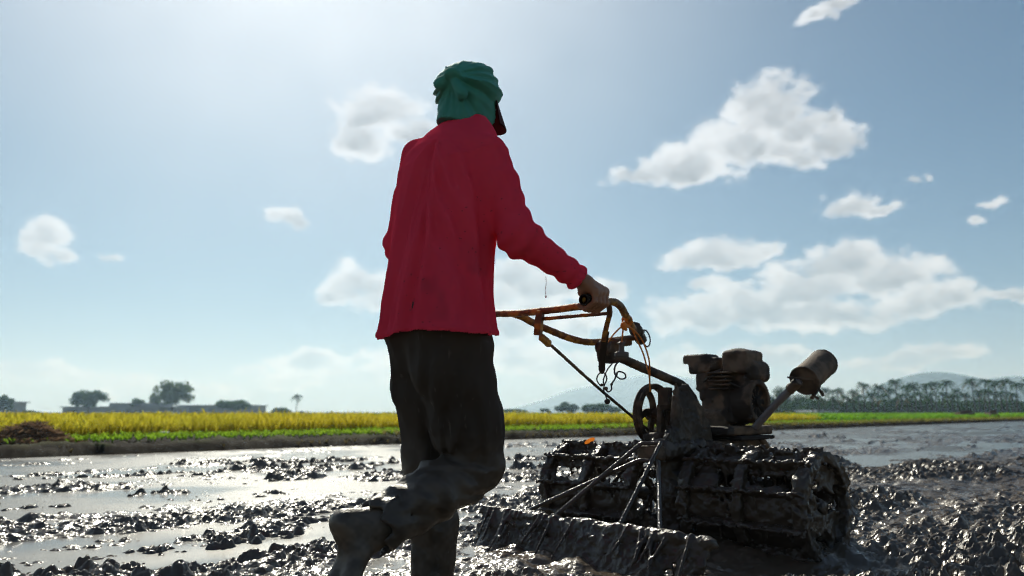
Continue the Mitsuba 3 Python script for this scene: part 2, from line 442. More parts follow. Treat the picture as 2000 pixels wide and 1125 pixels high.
# the far side of the paddies: land above the water
n_ = np.array([-.731, .682]); t_ = np.array([.682, .731])
def sq(s, q): return n_ * s + t_ * q
_c = [sq(16.0, -260), sq(16.0, 560), sq(900, 560), sq(900, -260)]
add('field', (np.array([[*p, .045] for p in _c]), np.array([[0, 1, 2, 3]])), 'field_ground', kind='structure')


# ---------------------------------------------------------------- rice, grass
def blades(xy, base, height, n, lean, width, rng, c_low, c_high, droop=.25):
    """Tufts of arching blades; returns mesh and vertex colours."""
    m = len(xy)
    X = np.repeat(xy, n, 0); B = np.repeat(np.broadcast_to(base, (m,)), n)
    k = m * n
    H = np.repeat(height * (1 + .13 * rng.standard_normal(m)) * (.86 + .28 * meshkit.fbm(np.stack([xy[:, 0] * .5, xy[:, 1] * .5, xy[:, 0] * 0], 1), 3, 18)), n) * rng.uniform(.72, 1.12, k)
    a = rng.uniform(0, 2 * np.pi, k); ln = lean * rng.uniform(.2, 1.2, k)
    d = np.stack([np.cos(a), np.sin(a)], 1)
    side = np.stack([-d[:, 1], d[:, 0]], 1); w = width * rng.uniform(.6, 1.3, k)
    def P(t, wt):
        o = d * (ln * H * t ** 2)[:, None]
        z = B + H * (t - droop * t ** 3 * rng.uniform(.3, 1, k))
        c = X + o
        return [np.concatenate([c + s_ * side * (w * wt)[:, None], z[:, None]], 1) for s_ in (-.5, .5)]
    rows = P(0, .8) + P(.55, 1) + P(1.0, .55)
    V = np.stack(rows, 1).reshape(-1, 3)
    f = np.array([[0, 1, 3], [0, 3, 2], [2, 3, 5], [2, 5, 4]])
    F = (np.arange(k)[:, None, None] * 6 + f).reshape(-1, 3)
    pn = sm(.3, .7, meshkit.fbm(np.stack([xy[:, 0] * .35, xy[:, 1] * .35, xy[:, 0] * 0], 1), 3, 19))
    tone = np.repeat(rng.uniform(0, 1, m) * .4 + .6 * pn, n)[:, None] * .65 + rng.uniform(0, 1, (k, 1)) * .35
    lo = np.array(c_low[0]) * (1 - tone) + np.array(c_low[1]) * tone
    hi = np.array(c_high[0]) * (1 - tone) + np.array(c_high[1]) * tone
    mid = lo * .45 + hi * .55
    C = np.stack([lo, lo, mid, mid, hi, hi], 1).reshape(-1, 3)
    return V, F, C


def lay(s0, s1, q0, q1, step, rng, patch=None):
    s, q = np.meshgrid(np.arange(s0, s1, step), np.arange(q0, q1, step))
    s, q = s.ravel() + rng.uniform(-.4, .4, s.size) * step, q.ravel() + rng.uniform(-.4, .4, s.size) * step
    xy = np.outer(s, n_) + np.outer(q, t_)
    return xy


def stack(lots):
    n, vs, fs, cs = 0, [], [], []
    for v, f, c in lots:
        vs.append(v); fs.append(f + n); cs.append(c); n += len(v)
    return (np.vstack(vs), np.vstack(fs)), np.vstack(cs)


def vegetation():
    rng = np.random.default_rng(11)
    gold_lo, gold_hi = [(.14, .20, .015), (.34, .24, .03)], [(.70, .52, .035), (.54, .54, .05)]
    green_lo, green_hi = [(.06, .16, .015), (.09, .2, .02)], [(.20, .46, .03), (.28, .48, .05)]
    lots = []
    xy = lay(16.6, 19.2, -8, 41, .20, rng); lots.append(blades(xy, .02, .47, 12, .42, .017, rng, gold_lo, gold_hi))
    xy = lay(19.2, 26, -10, 41, .42, rng); lots.append(blades(xy, .03, .47, 9, .45, .03, rng, gold_lo, gold_hi))
    xy = lay(26, 62, -16, 41, 1.1, rng); lots.append(blades(xy, .03, .47, 10, .8, .075, rng, gold_lo, gold_hi))
    xy = lay(62, 230, -70, 41, 3.6, rng); lots.append(blades(xy, .03, .46, 12, 2.2, .3, rng, gold_lo, gold_hi))
    m, c = stack(lots)
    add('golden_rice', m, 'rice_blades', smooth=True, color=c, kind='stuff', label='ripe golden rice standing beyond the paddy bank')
    lots = []
    xy = lay(15.4, 20, 42, 130, .55, rng); lots.append(blades(xy, .02, .36, 10, .5, .045, rng, green_lo, green_hi))
    xy = lay(20, 70, 42, 240, 2.0, rng); lots.append(blades(xy, .03, .38, 12, 1.2, .2, rng, green_lo, green_hi))
    m, c = stack(lots)
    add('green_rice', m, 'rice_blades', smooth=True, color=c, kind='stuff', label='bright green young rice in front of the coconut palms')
    lots = []
    xy = lay(13.6, 16.6, -7, 42, .19, rng); lots.append(blades(xy, .06, .12, 7, .6, .02, rng, green_lo, [(.30, .52, .03), (.40, .55, .05)]))
    xy = lay(13.6, 15.6, 42, 130, .5, rng); lots.append(blades(xy, .06, .15, 8, .7, .05, rng, green_lo, [(.30, .40, .04), (.40, .42, .06)]))
    xy = lay(11.3, 12.6, -12, 46, .30, rng)
    keep = meshkit.fbm(np.concatenate([xy * .55, xy[:, :1] * 0], 1), 3, 5) > .46
    lots.append(blades(xy[keep], .12, .12, 7, .8, .02, rng, [(.10, .08, .03), (.12, .10, .04)], [(.26, .30, .05), (.30, .24, .10)]))
    xy = lay(11.1, 12.2, -8, 30, .22, rng)
    keep = meshkit.fbm(np.concatenate([xy * .8, xy[:, :1] * 0], 1), 3, 6) > .5
    lots.append(blades(xy[keep], .03, .10, 6, 1.1, .02, rng, [(.05, .035, .018), (.08, .055, .03)], [(.14, .10, .05), (.17, .15, .05)]))
    xy = lay(11.2, 13.2, 20, 120, .45, rng); lots.append(blades(xy, .1, .1, 8, .9, .05, rng, [(.13, .09, .045), (.16, .12, .05)], [(.30, .24, .08), (.28, .30, .07)]))
    m, c = stack(lots)
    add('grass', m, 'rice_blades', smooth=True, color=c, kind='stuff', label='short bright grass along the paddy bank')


vegetation()


# ---------------------------------------------------------------- far hills
def hill(name, profile, dist, depth, seed):
    prof = np.array([[at(px, py, dist)[0], at(px, py, dist)[2]] for px, py in profile])
    xs = np.linspace(prof[0, 0], prof[-1, 0], 120); h = np.interp(xs, prof[:, 0], prof[:, 1])
    h = np.convolve(np.pad(h, 1, 'edge'), np.ones(3) / 3, 'valid')
    ts = np.linspace(-1, 1, 41)
    X, Tt = np.meshgrid(xs, ts, indexing='ij')
    k_ = dist / 13
    n = .5 + .45 * (meshkit.fbm(np.stack([X / k_, Tt * depth / k_, X * 0], -1), 3, seed) - .5)
    Z = h[:, None] * np.clip(1 - Tt ** 2, 0, 1) * (1 + .22 * (n - .5) * Tt ** 2 * 2) - 2
    V = np.stack([X, dist + Tt * depth, Z], -1).reshape(-1, 3)
    i, j = np.meshgrid(np.arange(119), np.arange(40), indexing='ij')
    Q = np.stack([i * 41 + j, (i + 1) * 41 + j, (i + 1) * 41 + j + 1, i * 41 + j + 1], -1).reshape(-1, 4)
    add(name, (V, Q), 'hill_green', smooth=True, kind='structure')


HAZE_TOP = 330.0
hill('mountain', [(900, 806), (990, 800), (1060, 782), (1110, 762), (1165, 752), (1200, 742), (1245, 735), (1290, 734), (1340, 742), (1400, 765), (1470, 785), (1560, 803)], 6000, 1800, 3)
hill('mountain', [(1660, 806), (1700, 788), (1745, 757), (1775, 735), (1810, 726), (1845, 734), (1880, 750), (1900, 765), (1960, 806)], 2400, 500, 4)
hill('mountain', [(1840, 806), (1900, 770), (1935, 742), (1968, 734), (2000, 742), (2060, 770), (2120, 806)], 2600, 500, 5)


# ---------------------------------------------------------------- trees, palms, buildings far off
def leaf_quads(P, size, rng):
    k = len(P)
    a = rng.standard_normal((k, 3)); a /= np.linalg.norm(a, axis=1, keepdims=True)
    b = np.cross(a, rng.standard_normal((k, 3))); b /= np.linalg.norm(b, axis=1, keepdims=True)
    s = size * rng.uniform(.5, 1.3, (k, 1))
    V = np.stack([P - a * s, P + b * s * .55, P + a * s, P - b * s * .55], 1).reshape(-1, 3)
    F = (np.arange(k)[:, None, None] * 4 + np.array([[0, 1, 2], [0, 2, 3]])).reshape(-1, 3)
    return V, F


def tree(px, base, top, wpx, dist, label, seed, lobes=9, holes=.0, col=((.045, .10, .02), (.085, .15, .035)), group=None, leaf=.42, name='tree', low=.28):
    rng = np.random.default_rng(seed)
    key = thing(name, label, 'tree', group)
    lobes = lobes + 3
    o = at(px, base, dist); o[2] = 0.0
    H = at(px, top, dist)[2]; Wd = wpx / FPX * dist / 2
    trunk = [sweep(curve([o, o + [0.1, 0, H * .18], o + [-.1, 0, H * .4], o + [0, 0, H * .62]], 9), np.linspace(.035, .012, 9) * H, 7)]
    pts = []
    for k in range(lobes):
        a = 2 * math.pi * k / lobes + rng.uniform(-.3, .3)
        rr = rng.uniform(.35, .72) if k else 0
        zc = H * (low + (1 - low) * (rng.uniform(.18, .62) if rr > .5 else rng.uniform(.4, .74)))
        c = o + np.array([Wd * rr * math.cos(a), Wd * rr * math.sin(a), zc])
        r = np.array([Wd * .40, Wd * .40, H * (1 - low) * .27]) * rng.uniform(.6, 1.2)
        c[2] = min(c[2], H - r[2])
        trunk.append(sweep(curve([o + [0, 0, H * .3], (o + [0, 0, H * .35]) * .4 + c * .6, c], 6), np.linspace(.016, .005, 6) * H, 5))
        k_ = int(420 * (1 - .35 * holes))
        u = rng.standard_normal((k_, 3)); u /= np.linalg.norm(u, axis=1, keepdims=True)
        p = c + u * r * (rng.uniform(0, 1, (k_, 1)) ** .45)
        cl = meshkit.fbm(p * (1.6 / max(Wd, 1) * 2.2), 3, seed)
        pts.append(p[cl > .30 + .2 * holes])
    P = np.vstack(pts)
    m = leaf_quads(P, leaf * Wd / 6, rng)
    t = rng.uniform(0, 1, (len(P), 1)) * .6 + .4 * meshkit.fbm(P * .5, 2, seed + 1)[:, None]
    C = np.repeat(np.array(col[0]) * (1 - t) + np.array(col[1]) * t, 4, 0)
    add('trunk', cat(trunk), 'bark', key, smooth=True)
    add('crown', m, 'tree_leaves', key, smooth=False, color=C)
    return key


def palm(px, base, top, dist, label, seed, group=None, size=1.0):
    rng = np.random.default_rng(seed)
    key = thing('palm_tree', label, 'palm tree', group)
    o = at(px, base, dist); o[2] = 0
    H = at(px, top, dist)[2] * .86
    lean = rng.uniform(-.07, .07)
    tp = o + np.array([lean * H, rng.uniform(-.05, .05) * H, H])
    add('trunk', sweep(curve([o, o + [lean * H * .2, 0, H * .5], tp], 8), np.linspace(.20, .12, 8), 6), 'bark', key, smooth=True)
    V, F, C, n = [], [], [], 0
    for k in range(24):
        a = 2 * math.pi * k / 24 * 1.0 + rng.uniform(-.2, .2)
        elv = rng.uniform(-.35, 1.2); L = 4.0 * size * rng.uniform(.8, 1.1)
        d = np.array([math.cos(a), math.sin(a)])
        t = np.linspace(0, 1, 7)
        hor = L * t * (math.cos(elv) * .9 + .15); ver = L * (math.sin(elv) * t - .62 * t ** 2 * (1 + .3 * math.cos(elv)))
        mid = np.stack([tp[0] + d[0] * hor, tp[1] + d[1] * hor, tp[2] + ver], 1)
        sd = np.array([-d[1], d[0], 0])
        w = .72 * size * np.sin(np.pi * np.clip(t * .9 + .08, 0, 1)) + .03
        old = rng.random() < .16 and elv < .1
        c = np.array([.19, .13, .05]) if old else np.array([.026, .068, .010]) * rng.uniform(.6, 1.7)
        for i in range(6):                                 # leaflets hang from the rib on both sides
            for s_ in (-1, 1):
                for e in (0, .5):
                    p = mid[i] * (1 - e) + mid[i + 1] * e; wd = w[i] * (1 - e) + w[i + 1] * e
                    q = mid[i] * (.6 - e) + mid[i + 1] * (.4 + e)
                    tip = p + sd * s_ * wd + (mid[i + 1] - mid[i]) * .55 - np.array([0, 0, wd * rng.uniform(.5, .9)])
                    V += [p, q, tip]; F.append([n, n + 1, n + 2]); n += 3; C += [c, c, c]
    add('fronds', (np.array(V), np.array(F)), 'tree_leaves', key, color=np.array(C))
    return key


tree(172, 808, 757, 74, 400, 'round dark tree in front of the left end of the low grey building', 101, lobes=12, low=.14, holes=.35)
tree(335, 808, 741, 92, 410, 'tall pale airy tree with gaps in its crown above the low building', 102, lobes=12, holes=.9, low=.2, col=((.07, .13, .03), (.14, .20, .05)))
tree(455, 808, 779, 66, 390, 'wide low tree in front of the right end of the grey roofs', 103, lobes=9, low=.1)
tree(268, 806, 776, 34, 430, 'small bush tree just left of the tall airy tree', 104, lobes=6, low=.2)
tree(6, 808, 768, 46, 380, 'dark tree cut off by the left edge of the photo', 105, lobes=8, low=.15)
tree(55, 808, 801, 40, 420, 'low dark bush between the left edge tree and the grey building', 106, lobes=6, low=.05)
tree(550, 808, 796, 46, 400, 'low spreading bush left of the lone palm', 107, lobes=6, low=.05)
tree(588, 808, 802, 14, 400, 'tiny bush right of the lone palm', 108, lobes=4, low=.05)
tree(1005, 808, 799, 58, 420, 'low flat clump of trees right of the person, leftmost under the mountain', 109, lobes=7, low=.05)
tree(1066, 808, 796, 26, 420, 'small narrow tree under the mountain slope', 110, lobes=5, low=.05)
tree(1108, 808, 784, 48, 400, 'tall bushy tree under the mountain behind the rod', 111, lobes=8, low=.05)
tree(1172, 808, 788, 82, 400, 'broad spreading tree under the mountain, left of the drive wheel', 112, lobes=9, low=.05)
tree(950, 808, 800, 30, 420, 'low tree hidden partly by the trousers', 113, lobes=5, low=.05)
palm(578, 808, 768, 400, 'lone coconut palm standing above the golden rice at left', 120, size=.9)
rg = random.Random(8)
ORD = ['first', 'second', 'third', 'fourth', 'fifth', 'sixth', 'seventh', 'eighth', 'ninth', 'tenth', 'eleventh', 'twelfth', 'thirteenth', 'fourteenth', 'fifteenth', 'sixteenth', 'seventeenth', 'eighteenth', 'nineteenth', 'twentieth']
FRONT = [(1588, 766), (1612, 762), (1640, 764), (1668, 766), (1690, 752), (1716, 755), (1738, 762), (1754, 745), (1772, 757), (1790, 752), (1812, 752), (1830, 749), (1852, 747), (1872, 766), (1905, 743), (1926, 744), (1946, 747), (1968, 743), (1988, 750), (2012, 742)]
for k, (px, top) in enumerate(FRONT):
    palm(px, 808, top - 9, 255 + rg.uniform(-20, 20), f'coconut palm, {ORD[k]} from the left in the tall row along the right skyline', 200 + k, 'coconut palms along the right skyline', .78)
for k, (px, top) in enumerate([(1600, 778), (1628, 776), (1655, 775), (1680, 774), (1705, 768), (1728, 772), (1762, 772), (1782, 772), (1800, 770), (1822, 768), (1842, 768), (1862, 772), (1890, 768), (1915, 764), (1935, 762), (1958, 766), (1980, 768)]):
    palm(px, 808, top - 4, 232 + rg.uniform(-10, 10), f'short coconut palm, {ORD[k]} from the left among those below the tall row', 230 + k, 'short coconut palms below the tall row', .7)
for k, (px, top, w) in enumerate([(1497, 757, 44), (1530, 748, 46), (1562, 764, 44), (1600, 776, 50), (1640, 780, 44), (1668, 786, 44), (1690, 780, 50), (1714, 788, 44), (1735, 784, 50), (1760, 788, 44), (1785, 786, 50), (1808, 789, 44), (1830, 782, 50), (1855, 788, 44), (1880, 786, 56), (1905, 788, 44), (1930, 784, 50), (1958, 788, 44), (1985, 782, 60)]):
    tree(px, 808, top, w, 282 + 6 * (k % 3), ['tall leafy tree right behind the engine', 'tall round tree just left of the muffler', 'leafy tree below the muffler'][k] if k < 3 else f'leafy undergrowth tree, {ORD[k - 3]} from the left below the row of coconut palms', 260 + k, lobes=7, low=.0,
         col=((.045, .080, .018), (.085, .13, .028)), group=None if k < 3 else 'leafy trees below the coconut palms')

def undergrowth():
    rng = np.random.default_rng(77)
    x0, x1 = at(1470, 808, 275)[0], at(2080, 808, 275)[0]
    k = 9000
    P = np.stack([rng.uniform(x0, x1, k), 268 + rng.uniform(0, 26, k), rng.uniform(0, 1, k) ** 1.4], 1)
    P[:, 2] *= 3.6 + 3.6 * (meshkit.fbm(np.stack([P[:, 0] * .16, P[:, 1] * .1, P[:, 0] * 0], 1), 3, 8) - .35)
    m = leaf_quads(P, .8, rng)
    t = rng.uniform(0, 1, (k, 1))
    add('undergrowth', m, 'tree_leaves', color=np.repeat(np.array([.02, .055, .009]) * (1 - t) + np.array([.055, .105, .018]) * t, 4, 0), kind='stuff', label='tangled green undergrowth below the coconut palms')


undergrowth()
scene['grey_wall'] = {'type': 'principled', 'base_color': proc(lambda p, n, uv: mikit.mix((.32, .32, .33), (.42, .42, .43), mikit.fbm(p.x * .3, p.y * .3, p.z * .8))), 'roughness': .9}
scene['grey_roof'] = {'type': 'principled', 'base_color': {'type': 'rgb', 'value': [.36, .37, .40]}, 'roughness': .5, 'metallic': .2}
scene['dark_opening'] = {'type': 'principled', 'base_color': {'type': 'rgb', 'value': [.03, .03, .035]}, 'roughness': .8}
scene['pale_sheet'] = {'type': 'principled', 'base_color': {'type': 'rgb', 'value': [.5, .55, .6]}, 'roughness': .5}


def boxm(lo, hi):
    m = trimesh.creation.box(extents=np.subtract(hi, lo)); m.apply_translation((np.add(lo, hi)) / 2)
    return vf(m)


def building(x0, x1, top, dist, label, roof_over=1.2, openings=(), step=None, pale=False):
    key = thing('warehouse' if not pale else 'shed', label, 'building')
    a, b = at(x0, 800, dist)[0], at(x1, 800, dist)[0]; H = at(1000, top, dist)[2]
    add('wall', boxm([a, dist, 0], [b, dist + 18, H - .5]), 'grey_wall' if not pale else 'pale_sheet', key)
    add('roof', boxm([a - roof_over, dist - roof_over, H - .5], [b + roof_over, dist + 19, H]), 'grey_roof' if not pale else 'pale_sheet', key)
    if step:
        c, d = at(step[0], 800, dist)[0], at(step[1], 800, dist)[0]; h2 = at(1000, step[2], dist)[2]
        add('upper_wall', boxm([c, dist - .4, 0], [d, dist + 14, h2]), 'grey_wall', key)
    for o0, o1, t in openings:
        c, d = at(o0, 800, dist)[0], at(o1, 800, dist)[0]
        add('opening', boxm([c, dist - .46, .2], [d, dist - .02, at(1000, t, dist)[2]]), 'dark_opening', key)
    return key


building(122, 344, 794, 430, 'long low grey warehouse with a raised middle block left in the distance', openings=[(128, 150, 801), (240, 262, 802), (272, 300, 802)], step=(213, 312, 787))
building(346, 500, 791, 450, 'long grey roofed warehouse right of the tall airy tree', openings=[(384, 402, 803)])
building(-30, 8, 784, 400, 'small grey building at the left edge of the photo', openings=())
building(1596, 1634, 801, 250, 'small pale metal shed below the palms near the muffler', roof_over=.4, pale=True)
for k, px in enumerate([616, 639, 664, 691, 705, 750, 757]):
    o = at(px, 808, 70); o[2] = 0
    h = at(px, [806, 804, 806, 803, 806, 804, 805][k], 70)[2]
    key = thing('fence_post', f'thin wooden post, {ORD[k]} from the left of those sticking out of the golden rice', 'post', 'thin posts in the golden rice')
    scene[key] = ply(sweep([o, o + [.02, 0, h * .5], o + [.0, 0, h]], [.05, .045, .04], 7), 'bark', 30)

# heap of straw on the bank, carts by the green rice, white scrap
def heap():
    key = thing('straw_heap', 'brown heap of old straw on the bank at the left edge', 'straw heap')
    rng = np.random.default_rng(31)
    o = at(45, 862, 12.6); o[2] = .1
    lots = []
    k = 2600
    u = rng.uniform(-1, 1, (k, 2))
    hgt = np.maximum(0, .46 * np.exp(-((u[:, 0] - .35) / .5) ** 2 - u[:, 1] ** 2 * 2) + .34 * np.exp(-((u[:, 0] + .25) / .5) ** 2 - u[:, 1] ** 2 * 2)) * rng.uniform(.3, 1, k) ** .4
    c = np.stack([o[0] + u[:, 0] * .72, o[1] + u[:, 1] * .5, o[2] - .07 + hgt * .66], 1)
    a = rng.uniform(0, 2 * np.pi, k); L = rng.uniform(.06, .16, (k, 1))
    d = np.stack([np.cos(a), np.sin(a) * .6, rng.uniform(-.5, .5, k)], 1); s_ = np.stack([-np.sin(a), np.cos(a), a * 0], 1) * .007 + np.array([0, 0, .006])
    V = np.stack([c - d * L - s_, c - d * L + s_, c + d * L + s_, c + d * L - s_], 1).reshape(-1, 3)
    F = (np.arange(k)[:, None, None] * 4 + np.array([[0, 1, 2], [0, 2, 3]])).reshape(-1, 3)
    t = rng.uniform(0, 1, (k, 1))
    C = np.repeat(np.array([.17, .11, .07]) * (1 - t) + np.array([.34, .22, .14]) * t, 4, 0)
    add('straw', (V, F), 'tree_leaves', key, color=C)
    def core(p):
        q = p - o
        return q[:, 2] - .66 * (.42 * np.exp(-((q[:, 0] / .72 - .35) / .5) ** 2 - (q[:, 1] / .5) ** 2 * 2) + .30 * np.exp(-((q[:, 0] / .72 + .25) / .5) ** 2 - (q[:, 1] / .5) ** 2 * 2)) + .1 + .05 * N(p, 9)
    scene['straw_brown'] = {'type': 'principled', 'base_color': {'type': 'rgb', 'value': [.09, .058, .038]}, 'roughness': 1.0, 'specular': 0.0}
    add('core', nets(core, o - [.95, .6, .15], o + [.95, .6, .45], .04), 'straw_brown', key, smooth=True)


heap()
scene['cart_wood'] = {'type': 'principled', 'base_color': {'type': 'rgb', 'value': [.20, .13, .09]}, 'roughness': .9}
for px, w, lab in ((1885, 14, 'long wooden cart standing beside the green rice at right'), (1936, 7, 'small dark cart standing beside the green rice at far right')):
    key = thing('cart', lab, 'cart')
    o = at(px, 818, 66); L = w / FPX * 66
    zb = .18
    add('bed', boxm([o[0] - L, o[1] - .4, zb + .2], [o[0] + L, o[1] + .4, zb + .34]), 'cart_wood', key)
    add('side_board', boxm([o[0] - L, o[1] - .43, zb + .28], [o[0] + L * .6, o[1] - .40, zb + .52]), 'cart_wood', key)
    for s_ in (-1, 1):
        m = trimesh.creation.annulus(.12, .22, .08); m.apply_transform(trimesh.transformations.rotation_matrix(math.pi / 2, [1, 0, 0])); m.apply_translation([o[0] + s_ * L * .55, o[1] - .46, zb + .08])
        add('wheel', vf(m), 'cart_wood', key)
key = thing('white_scrap', 'small white scrap lying on the green verge at left', 'scrap')
o = at(321, 846, 16.2); o[2] = .15
def _scrap(p):
    return rbox(p, o, [.085, .05, .014], .012) + .01 * N(p, 22)
scene[key] = ply(nets(_scrap, o - .13, o + .13, .008), 'pale_sheet', True)

# ================================================================ the person
scene['skin'] = {'type': 'bumpmap', 'arbitrary': proc(lambda p, n, uv: mikit.fbm(p.x * 160, p.y * 160, p.z * 160, 3), 1e-3), 'scale': .0012, 'bsdf': {
    'type': 'principled', 'specular': .45,
    'base_color': proc(lambda p, n, uv: mikit.mix(mikit.mix((.24, .11, .058), (.32, .155, .088), mikit.fbm(p.x * 30, p.y * 30, p.z * 30)),
                                                  mikit.mix((.055, .042, .030), (.112, .086, .062), mikit.smoothstep(.35, .65, mikit.fbm(p.x * 25, p.y * 25, p.z * 25))), mikit.smoothstep(.56, .48, p.z))),
    'roughness': proc(lambda p, n, uv: mikit.mix(.45, .30 + .3 * mikit.fbm(p.x * 40, p.y * 40, p.z * 40), mikit.smoothstep(.56, .48, p.z)).x)}}


def cloth_bump(p, n, uv):
    return mikit.fbm(p.x * 420, p.y * 420, p.z * 420, 2)


def shirt_colour(p, n, uv):
    base = mikit.mix((.76, .045, .085), (.83, .062, .110), mikit.fbm(p.x * 12, p.y * 12, p.z * 6))
    specks = mikit.smoothstep(.86, .90, mikit.noise(p.x * 95, p.y * 95, p.z * 95)) * mikit.smoothstep(.5, .66, mikit.noise(p.x * 7, p.y * 7, p.z * 7))
    smear = mikit.smoothstep(.58, .72, mikit.fbm(p.x * 10, p.y * 10, p.z * 6 + 3)) * mikit.smoothstep(1.15, .85, p.z)
    return mikit.mix(mikit.mix(base, (.30, .035, .05), smear * .35), (.07, .035, .03), specks * .45)


scene['red_cotton'] = {'type': 'bumpmap', 'arbitrary': proc(cloth_bump, 8e-4), 'scale': .0006, 'bsdf': {'type': 'principledthin', 'base_color': proc(shirt_colour), 'roughness': .8, 'diff_trans': .4, 'spec_trans': 0.0, 'eta': 1.15}}
scene['green_cloth'] = {'type': 'bumpmap', 'arbitrary': proc(cloth_bump, 8e-4), 'scale': .0005, 'bsdf': {'type': 'principled', 'base_color': proc(lambda p, n, uv: mikit.mix((.036, .195, .150), (.055, .27, .21), mikit.fbm(p.x * 14, p.y * 14, p.z * 9))), 'roughness': .7, 'specular': .25, 'sheen': .4}}
scene['cap_cloth'] = {'type': 'principled', 'base_color': {'type': 'rgb', 'value': [.055, .022, .024]}, 'roughness': .8, 'specular': .2}


def mudmask(p):
    return mikit.smoothstep(.52, .34, p.z + .12 * (mikit.fbm(p.x * 8, p.y * 8, p.z * 8) - .5))


def trouser_colour(p, n, uv):
    dry = mikit.mix((.027, .019, .013), (.046, .033, .023), mikit.fbm(p.x * 10, p.y * 10, p.z * 6))
    streak = mikit.smoothstep(.70, .84, mikit.fbm(p.x * 90, p.y * 90, p.z * 14, 2))
    dry = mikit.mix(dry, (.085, .066, .052), streak * .55)
    wet = mikit.mix((.046, .035, .025), (.078, .060, .044), mikit.smoothstep(.3, .7, mikit.fbm(p.x * 22, p.y * 22, p.z * 22)))
    return mikit.mix(dry, wet, mudmask(p))


scene['muddy_trousers'] = {'type': 'bumpmap', 'arbitrary': proc(lambda p, n, uv: mikit.fbm(p.x * 110, p.y * 110, p.z * 110, 4), 1e-3), 'scale': .0022, 'bsdf': {
    'type': 'principled', 'base_color': proc(trouser_colour), 'specular': .45,
    'roughness': proc(lambda p, n, uv: mikit.mix(.85, .30 + .25 * mikit.fbm(p.x * 30, p.y * 30, p.z * 30), mudmask(p)).x)}}

YAW = math.radians(40)
FW = np.array([math.sin(YAW), math.cos(YAW), 0]); RT = np.array([math.cos(YAW), -math.sin(YAW), 0]); UP = np.array([0, 0, 1.0])

# torso sections: row in the photo, centre column, half width in pixels, distance
_rows = np.array([(664, 847, 113, 2.380), (630, 847, 107, 2.385), (585, 847.5, 102, 2.39), (540, 851, 99.5, 2.405), (480, 858, 100, 2.425), (430, 864, 99, 2.44), (370, 870, 97, 2.462), (330, 873, 96, 2.48), (300, 881, 90, 2.50),
                  (278, 891, 80, 2.518), (262, 897, 69, 2.535), (250, 902, 58, 2.548), (240, 905, 48, 2.558), (230, 907, 41, 2.565), (220, 909, 36, 2.57)])
_C = np.array([at(c, y, d) for y, c, h, d in _rows])
_A = np.array([h / FPX * d / .885 for y, c, h, d in _rows])
_o = np.argsort(_C[:, 2])
_C, _A = _C[_o], _A[_o]
Z_HEM = at(850, 650, 2.24)[2]


def torso(p, grow=0.0, scale=1.0):
    z = p[:, 2]
    c = np.stack([np.interp(z, _C[:, 2], _C[:, k]) for k in (0, 1)], 1)
    a = np.interp(z, _C[:, 2], _A) * scale + grow
    q = p[:, :2] - c
    u, v = q @ RT[:2], q @ FW[:2]
    b = a * (.70 + .06 * (v > 0))
    e = 2.25
    d = ((np.abs(u / a) ** e + np.abs(v / b) ** e) ** (1 / e) - 1) * np.minimum(a, b)
    return np.maximum(np.maximum(d, z - _C[-1, 2]), Z_HEM - .03 - z)


J = dict(
    r_sh=at(955, 300, 2.405), r_el=at(1013, 462, 2.33), r_wr=at(1143, 553, 2.425),
    l_sh=at(818, 305, 2.60), l_el=at(783, 478, 2.72), l_wr=at(838, 598, 2.90),
    pelvis=at(850, 612, 2.40), r_hip=at(886, 632, 2.335), l_hip=at(818, 632, 2.46),
    r_kn=at(942, 906, 2.44), r_an=at(742, 1030, 2.235), l_kn=at(838, 890, 2.53), l_an=at(850, 1165, 2.47),
    head=at(914, 186, 2.575))
HY = math.radians(56)
HF = np.array([math.sin(HY) * .87, math.cos(HY) * .87, -.49]); HR = np.array([math.cos(HY), -math.sin(HY), 0]); HU = np.cross(HR, HF)
HM = np.stack([HR, HF, HU])                      # rows: the head's right, forward, up
HEAD = J['head']


def hp(r, f, u): return HEAD + HR * r + HF * f + HU * u


def head_sdf(p):
    d = ell(p, hp(0, -.005, .012), (.073, .094, .098), HM)
    d = smin(d, ell(p, hp(0, .045, -.065), (.052, .050, .055), HM), .03)                # jaw
    d = smin(d, cone(p, hp(0, .088, .0), hp(0, .108, -.030), .008, .014), .012)          # nose
    d = smin(d, ell(p, hp(0, .088, -.062), (.024, .010, .007), HM), .006)                # lips
    d = smin(d, ell(p, hp(0, .078, .020), (.05, .014, .010), HM), .012)                  # brow
    for s in (-1, 1):
        d = np.maximum(d, -ell(p, hp(s * .031, .096, -.002), (.015, .010, .008), HM))
        d = smin(d, ell(p, hp(s * .031, .083, -.002), (.012, .012, .011), HM), .002)     # eyes
        d = smin(d, ell(p, hp(s * .077, -.005, -.012), (.010, .020, .032), HM), .006)    # ears
    return d


